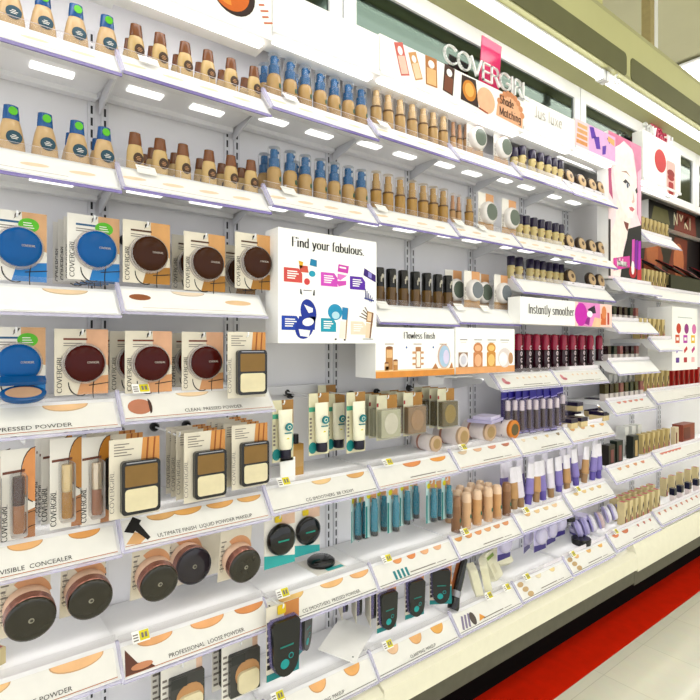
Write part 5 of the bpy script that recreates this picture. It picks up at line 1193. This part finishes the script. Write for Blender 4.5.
# boxes with printed fronts in the far bays
def boxes(us, Y, z, desc, where, tone, sc=1.0): row('lip_box', us, Y, z, desc, where, args=(tone,), sc=sc)
boxes((626, 631.5, 637, 642.5, 648, 653.5, 659), 1.05, top(-.81), 'cream lipstick box with red print', ON['G'], 'cream', 1.1)
boxes((618, 624, 630, 636, 642, 648, 654), 1.10, top(-.81), 'cream lipstick box of the rear line', ON['G'], 'cream', 1.1)
for i, u in enumerate((673, 680, 688, 696)):
    t = thing('dark_blue_bottle', f'small dark blue bottle in the far bay, {ORD[i]} of the bottom line', 'nail colour', (X(u, 1.06), 1.06, H + top(-.80)), 0, 'small dark blue bottles')
    MB().box(-.013, .013, -.012, .012, .030, .062, C((24, 30, 74), .25)).build('cap', t); MB().box(-.012, .012, -.011, .011, 0, .0298, C((226, 214, 216), .25)).build('glass', t)
for i, u in enumerate((667, 675, 683, 691, 698)): place('lip_box', X(u, 1.11), 1.11, top(-.80), f'white and red box standing behind the dark blue bottles, {ORD[i]} in line', 'boxes behind the dark blue bottles', args=('cream',))
boxes((644, 649, 654, 659, 664, 669), 1.06, top(-.535), 'gold lipstick box with dark print', 'beneath the far red boxes', 'gold')
for i, (u, c, s) in enumerate(((612, (60, 52, 40), .085), (620, (36, 54, 40), .095), (636, (40, 46, 34), .10))):
    t = thing('dark_green_box', f'dark green makeup box with rosy window, {ORD[i]} beside the gold lipstick boxes', 'makeup box', (X(u, 1.06), 1.06, H + top(-.545)), 0, 'dark green makeup boxes')
    MB().box(-.026, .026, 0, .03, 0, s, C(c, .35)).build('box', t); MB().box(-.010, .012, -.0015, -.0001, .012, s - .02, C((150, 84, 80), .4) if i != 2 else C((206, 176, 120), .4)).build('window', t)
for i, u in enumerate((628, 635, 641)): place('lip_box', X(u, 1.11), 1.115, top(-.545) + (.0 if i else 0), f'pale box standing behind the dark green boxes, {ORD[i]} in line', 'pale boxes behind the dark green ones', args=('clear',), sc=1.45)
t = thing('brown_box', 'reddish brown makeup box in the far bay', 'makeup box', (X(690, 1.06), 1.07, H + top(-.535))); MB().box(-.06, .09, 0, .05, 0, .085, C((168, 84, 60), .4)).build('box', t); MB().box(-.05, .03, -.0012, -.0001, .012, .07, C((136, 60, 40), .4)).build('front_print', t)
t = thing('brown_wand', 'brown wand box standing beside the gold lipstick boxes', 'makeup box', (X(677, 1.05), 1.05, H + top(-.535))); MB().box(-.02, .02, 0, .02, 0, .09, C((216, 200, 170), .4)).build('box', t); MB().box(-.012, .0, -.0012, -.0001, .0, .065, C((140, 70, 40), .4)).build('front_print', t)
tn = ('olive', 'dark', 'olive', 'rose', 'olive', 'green', 'olive', 'rose')
for i, u in enumerate((604, 609, 614, 619, 624, 629, 634, 639)): place('short_pot', X(u, 1.06), 1.06, top(-.275), f'short olive capped bottle, {ORD[i]} of the line above the dark green boxes', 'short olive capped bottles', args=(tn[i],), sc=1.15)
for i, u in enumerate((612, 617, 622, 627, 632, 637)): place('lip_box', X(u, 1.11), 1.115, top(-.275), f'clear lipstick box behind the short olive capped bottles, {ORD[i]} in line', 'clear boxes behind the short bottles', args=('clear',), sc=1.12)
boxes((643, 648, 653, 658, 663, 668), 1.05, top(-.255), 'gold lipstick box with wavy print', 'beside the far red boxes', 'gold', 1.05)
boxes((674, 679, 684, 689, 694, 699), 1.05, top(-.255), 'red lipstick box', 'in the far bay', 'red', 1.05)
for i, u in enumerate((676, 682, 688, 694)): place('lip_box', X(u, 1.11), 1.115, top(-.255), f'red lipstick box of the rear line, {ORD[i]} from the left', 'rear red lipstick boxes', args=('red',), sc=1.15)
for i, u in enumerate((607, 612.5, 618, 623.5, 629, 634.5)): place('short_pot', X(u, 1.05), 1.05, top(.050), f'dark bottle on the short shelf under the portrait poster, {ORD[i]} in line', 'dark bottles under the portrait poster', args=(('dark', 'green', 'dark', 'dark', 'green', 'rose')[i],))
for i, u in enumerate((607, 613, 619, 624.5, 630, 635)): place('short_pot', X(u, 1.05), 1.05, top(-.112), f'dark bottle on the lower short shelf beside the gloss bottles, {ORD[i]} in line', 'dark bottles beside the gloss bottles', args=(('dark', 'green', 'rose', 'dark', 'dark', 'rose')[i],))
boxes((641, 645.5, 650, 654.5, 659, 663.5), 1.012, top(-.022), 'gold lipstick box', 'beside the small poster box', 'gold')
boxes((643.5, 647.5, 651.5, 655.5, 659.5, 663.5, 667.5), 1.07, top(.445), 'gold lipstick box', 'on the upper far shelf', 'gold', .95)
boxes((645, 649, 653, 657, 661, 665, 669), 1.07, top(.206), 'gold lipstick box', 'on the lower far shelf', 'gold', 1.02)
# the dark brand beyond
t = thing('dark_brand_panel', 'dark brown back panel with blurred orange portrait beyond the gold lipstick boxes', 'display panel', (0, 0, H))
MB().box(2.72, 4.6, 1.195, 1.205, .26, .60, C((46, 24, 16), .4)).build('panel', t); m = MB(); fr = FR((2.72, 1.1946, .26))
m.poly(fr, [(.05, 0), (.25, 0), (.30, .2), (.22, .33), (.10, .33)], CO(176, 84, 36), .0003); m.poly(fr, [(.33, 0), (.60, 0), (.62, .33), (.45, .33), (.36, .15)], CO(150, 62, 30), .0003); m.poly(fr, ell(.17, .22, .07, .09, 16), CO(206, 120, 66), .0006); m.poly(fr, ell(.50, .20, .07, .10, 16), CO(214, 130, 80), .0006); m.build('print', t)
t, fr, w, h = pbox('dark_header_sign', 'dark header sign with pale letters beyond the portrait poster', 2.74, 3.50, 1.15, 1.193, .602, .715, 'sign')
m = MB(); m.poly(fr, rect(0, 0, w, h), CO(32, 22, 16), .0002); m.poly(fr, [(.03, .02), (.25, .02), (.22, .09), (.06, .09)], CO(120, 116, 70), .0004); m.poly(fr, [(.30, 0), (.60, 0), (.58, .11), (.34, .11)], CO(150, 56, 36), .0004)
for k, q in enumerate(([(0, 0), (0, .06), (.04, 0), (.04, .06)], [(0, .06), (.02, .03), (.04, .06)], [(0, 0), (0, .06), (0, .03), (.04, .06), (0, .03), (.04, 0)], [(0, 0), (0, .06)])):
    x0 = .30 + .07 * k
    for a, b in zip(q, q[1:]): m.poly(fr, hull([(x0 + p[0] + i * .004, .03 + p[1] + j * .004) for p in (a, b) for i in (-1, 1) for j in (-1, 1)]), CO(232, 222, 190), .0007)
m.build('print', t)
t = thing('black_column', 'black upright end of the dark brand display', 'display panel', (0, 0, H)); MB().box(3.52, 4.6, 1.09, 1.19, .26, .74, BLACK).build('panel', t); MB().box(3.85, 4.5, 1.085, 1.0895, .60, .73, C((206, 120, 150), .4)).build('pink_print', t)
t = thing('dark_tester_shelf', 'dark green black tester shelf under the pink palettes', 'shelf', (0, 0, H)); MB().box(2.74, 4.2, 1.06, 1.19, .255, .285, C((28, 30, 22), .35)).build('board', t); MB().box(2.74, 4.2, 1.050, 1.0595, .255, .335, C((46, 52, 34), .35)).build('front', t)
for i in range(5):
    t = thing('pink_palette', f'pink slanted palette on the dark tester shelf, {ORD[i]} in line', 'palette', (2.70 + .21 * i, 1.115, H + .372 + .01 * (i % 2)), 0, 'pink slanted palettes'); t.rotation_euler = (.55, .18, 0)
    MB().box(-.085, .085, -.05, .05, 0, .008, C((30, 24, 24), .3)).build('case', t); MB().box(-.075, .075, -.042, .042, .0082, .011, C(((222, 120, 130), (206, 60, 70), (232, 150, 150), (196, 50, 66), (226, 110, 140))[i], .4)).build('colour_pan', t)

# price tags
for lv, zz, us in (('A', zA, (150, 293, 386)), ('B', zB, (148, 291, 384))):
    row('price_tag', us, 1.020, [z + .036 for z in zz[1:4]], 'white price tag', 'clipped ' + ON[lv].replace('on', 'to', 1), args=('white',), sc=.95)
row('price_tag', (462, 485), 1.020, [zB[4] + .036] * 2, 'white price tag', 'under the blister compacts of the second shelf', args=('white',))
row('price_tag', (385, 462, 488), 1.020, [.058 + .036, .066 + .036, .066 + .036], 'white price tag', 'on the third shelf beside the picture boxes', args=('white',), sc=1.0)
for u, zb, l in ((141, -.138, 'under the first brown compact of the fourth shelf'), (284, -.363, 'under the first cream tube'), (388, -.362, 'under the boxed compacts'), (141, -.605, 'under the third big powder jar'), (283, -.613, 'under the front black disc compact'), (387, -.613, 'under the teal concealers'), (278, -.840, 'under the nearest long dark compact'), (388, -.838, 'under the first of three long dark compacts'), (465, -.610, 'under the front beige sticks'), (463, -.358, 'under the powder tubs'), (489, -.832, 'beneath the white soft packs'), (507, -.832, 'beneath the first lilac compact'), (527, -.828, 'beneath the second lilac compact'), (526, -.605, 'under the second lilac tube'), (578, -.590, 'under the last lilac tubes'), (573, -.822, 'beneath the round black compact'), (616, -.81, 'under the standing domed compacts')):
    place('price_tag', X(u, 1.03), 1.024, zb + .048, 'white and yellow price tag ' + l, 'yellow price tags', args=('yellow',), sc=.82)

# ------------------------------------------------------------------ camera, world, output look
cam = bpy.data.cameras.new('camera'); co = bpy.data.objects.new('camera', cam); COL.objects.link(co)
co.location = (0, 0, H); co.rotation_euler = (math.pi / 2, 0, -TH)
cam.sensor_width = 36; cam.lens = 36 * F / 700; cam.shift_y = -(350 - V0) / 700; cam.clip_start = .02
S.camera = co
W = bpy.data.worlds.new('store_air'); S.world = W; W.use_nodes = True
bg = W.node_tree.nodes['Background']; bg.inputs[0].default_value = (.95, .97, 1.0, 1); bg.inputs[1].default_value = .95
vs = S.view_settings; vs.view_transform = 'Standard'; vs.look = 'None'; vs.gamma = 1; vs.use_curve_mapping = False; vs.exposure = .80
S.cycles.use_denoising = True
S.cycles.max_bounces = 8; S.cycles.transparent_max_bounces = 24; S.cycles.diffuse_bounces = 4
S.cycles.caustics_reflective = False; S.cycles.caustics_refractive = False
S.cycles.sample_clamp_indirect = 4
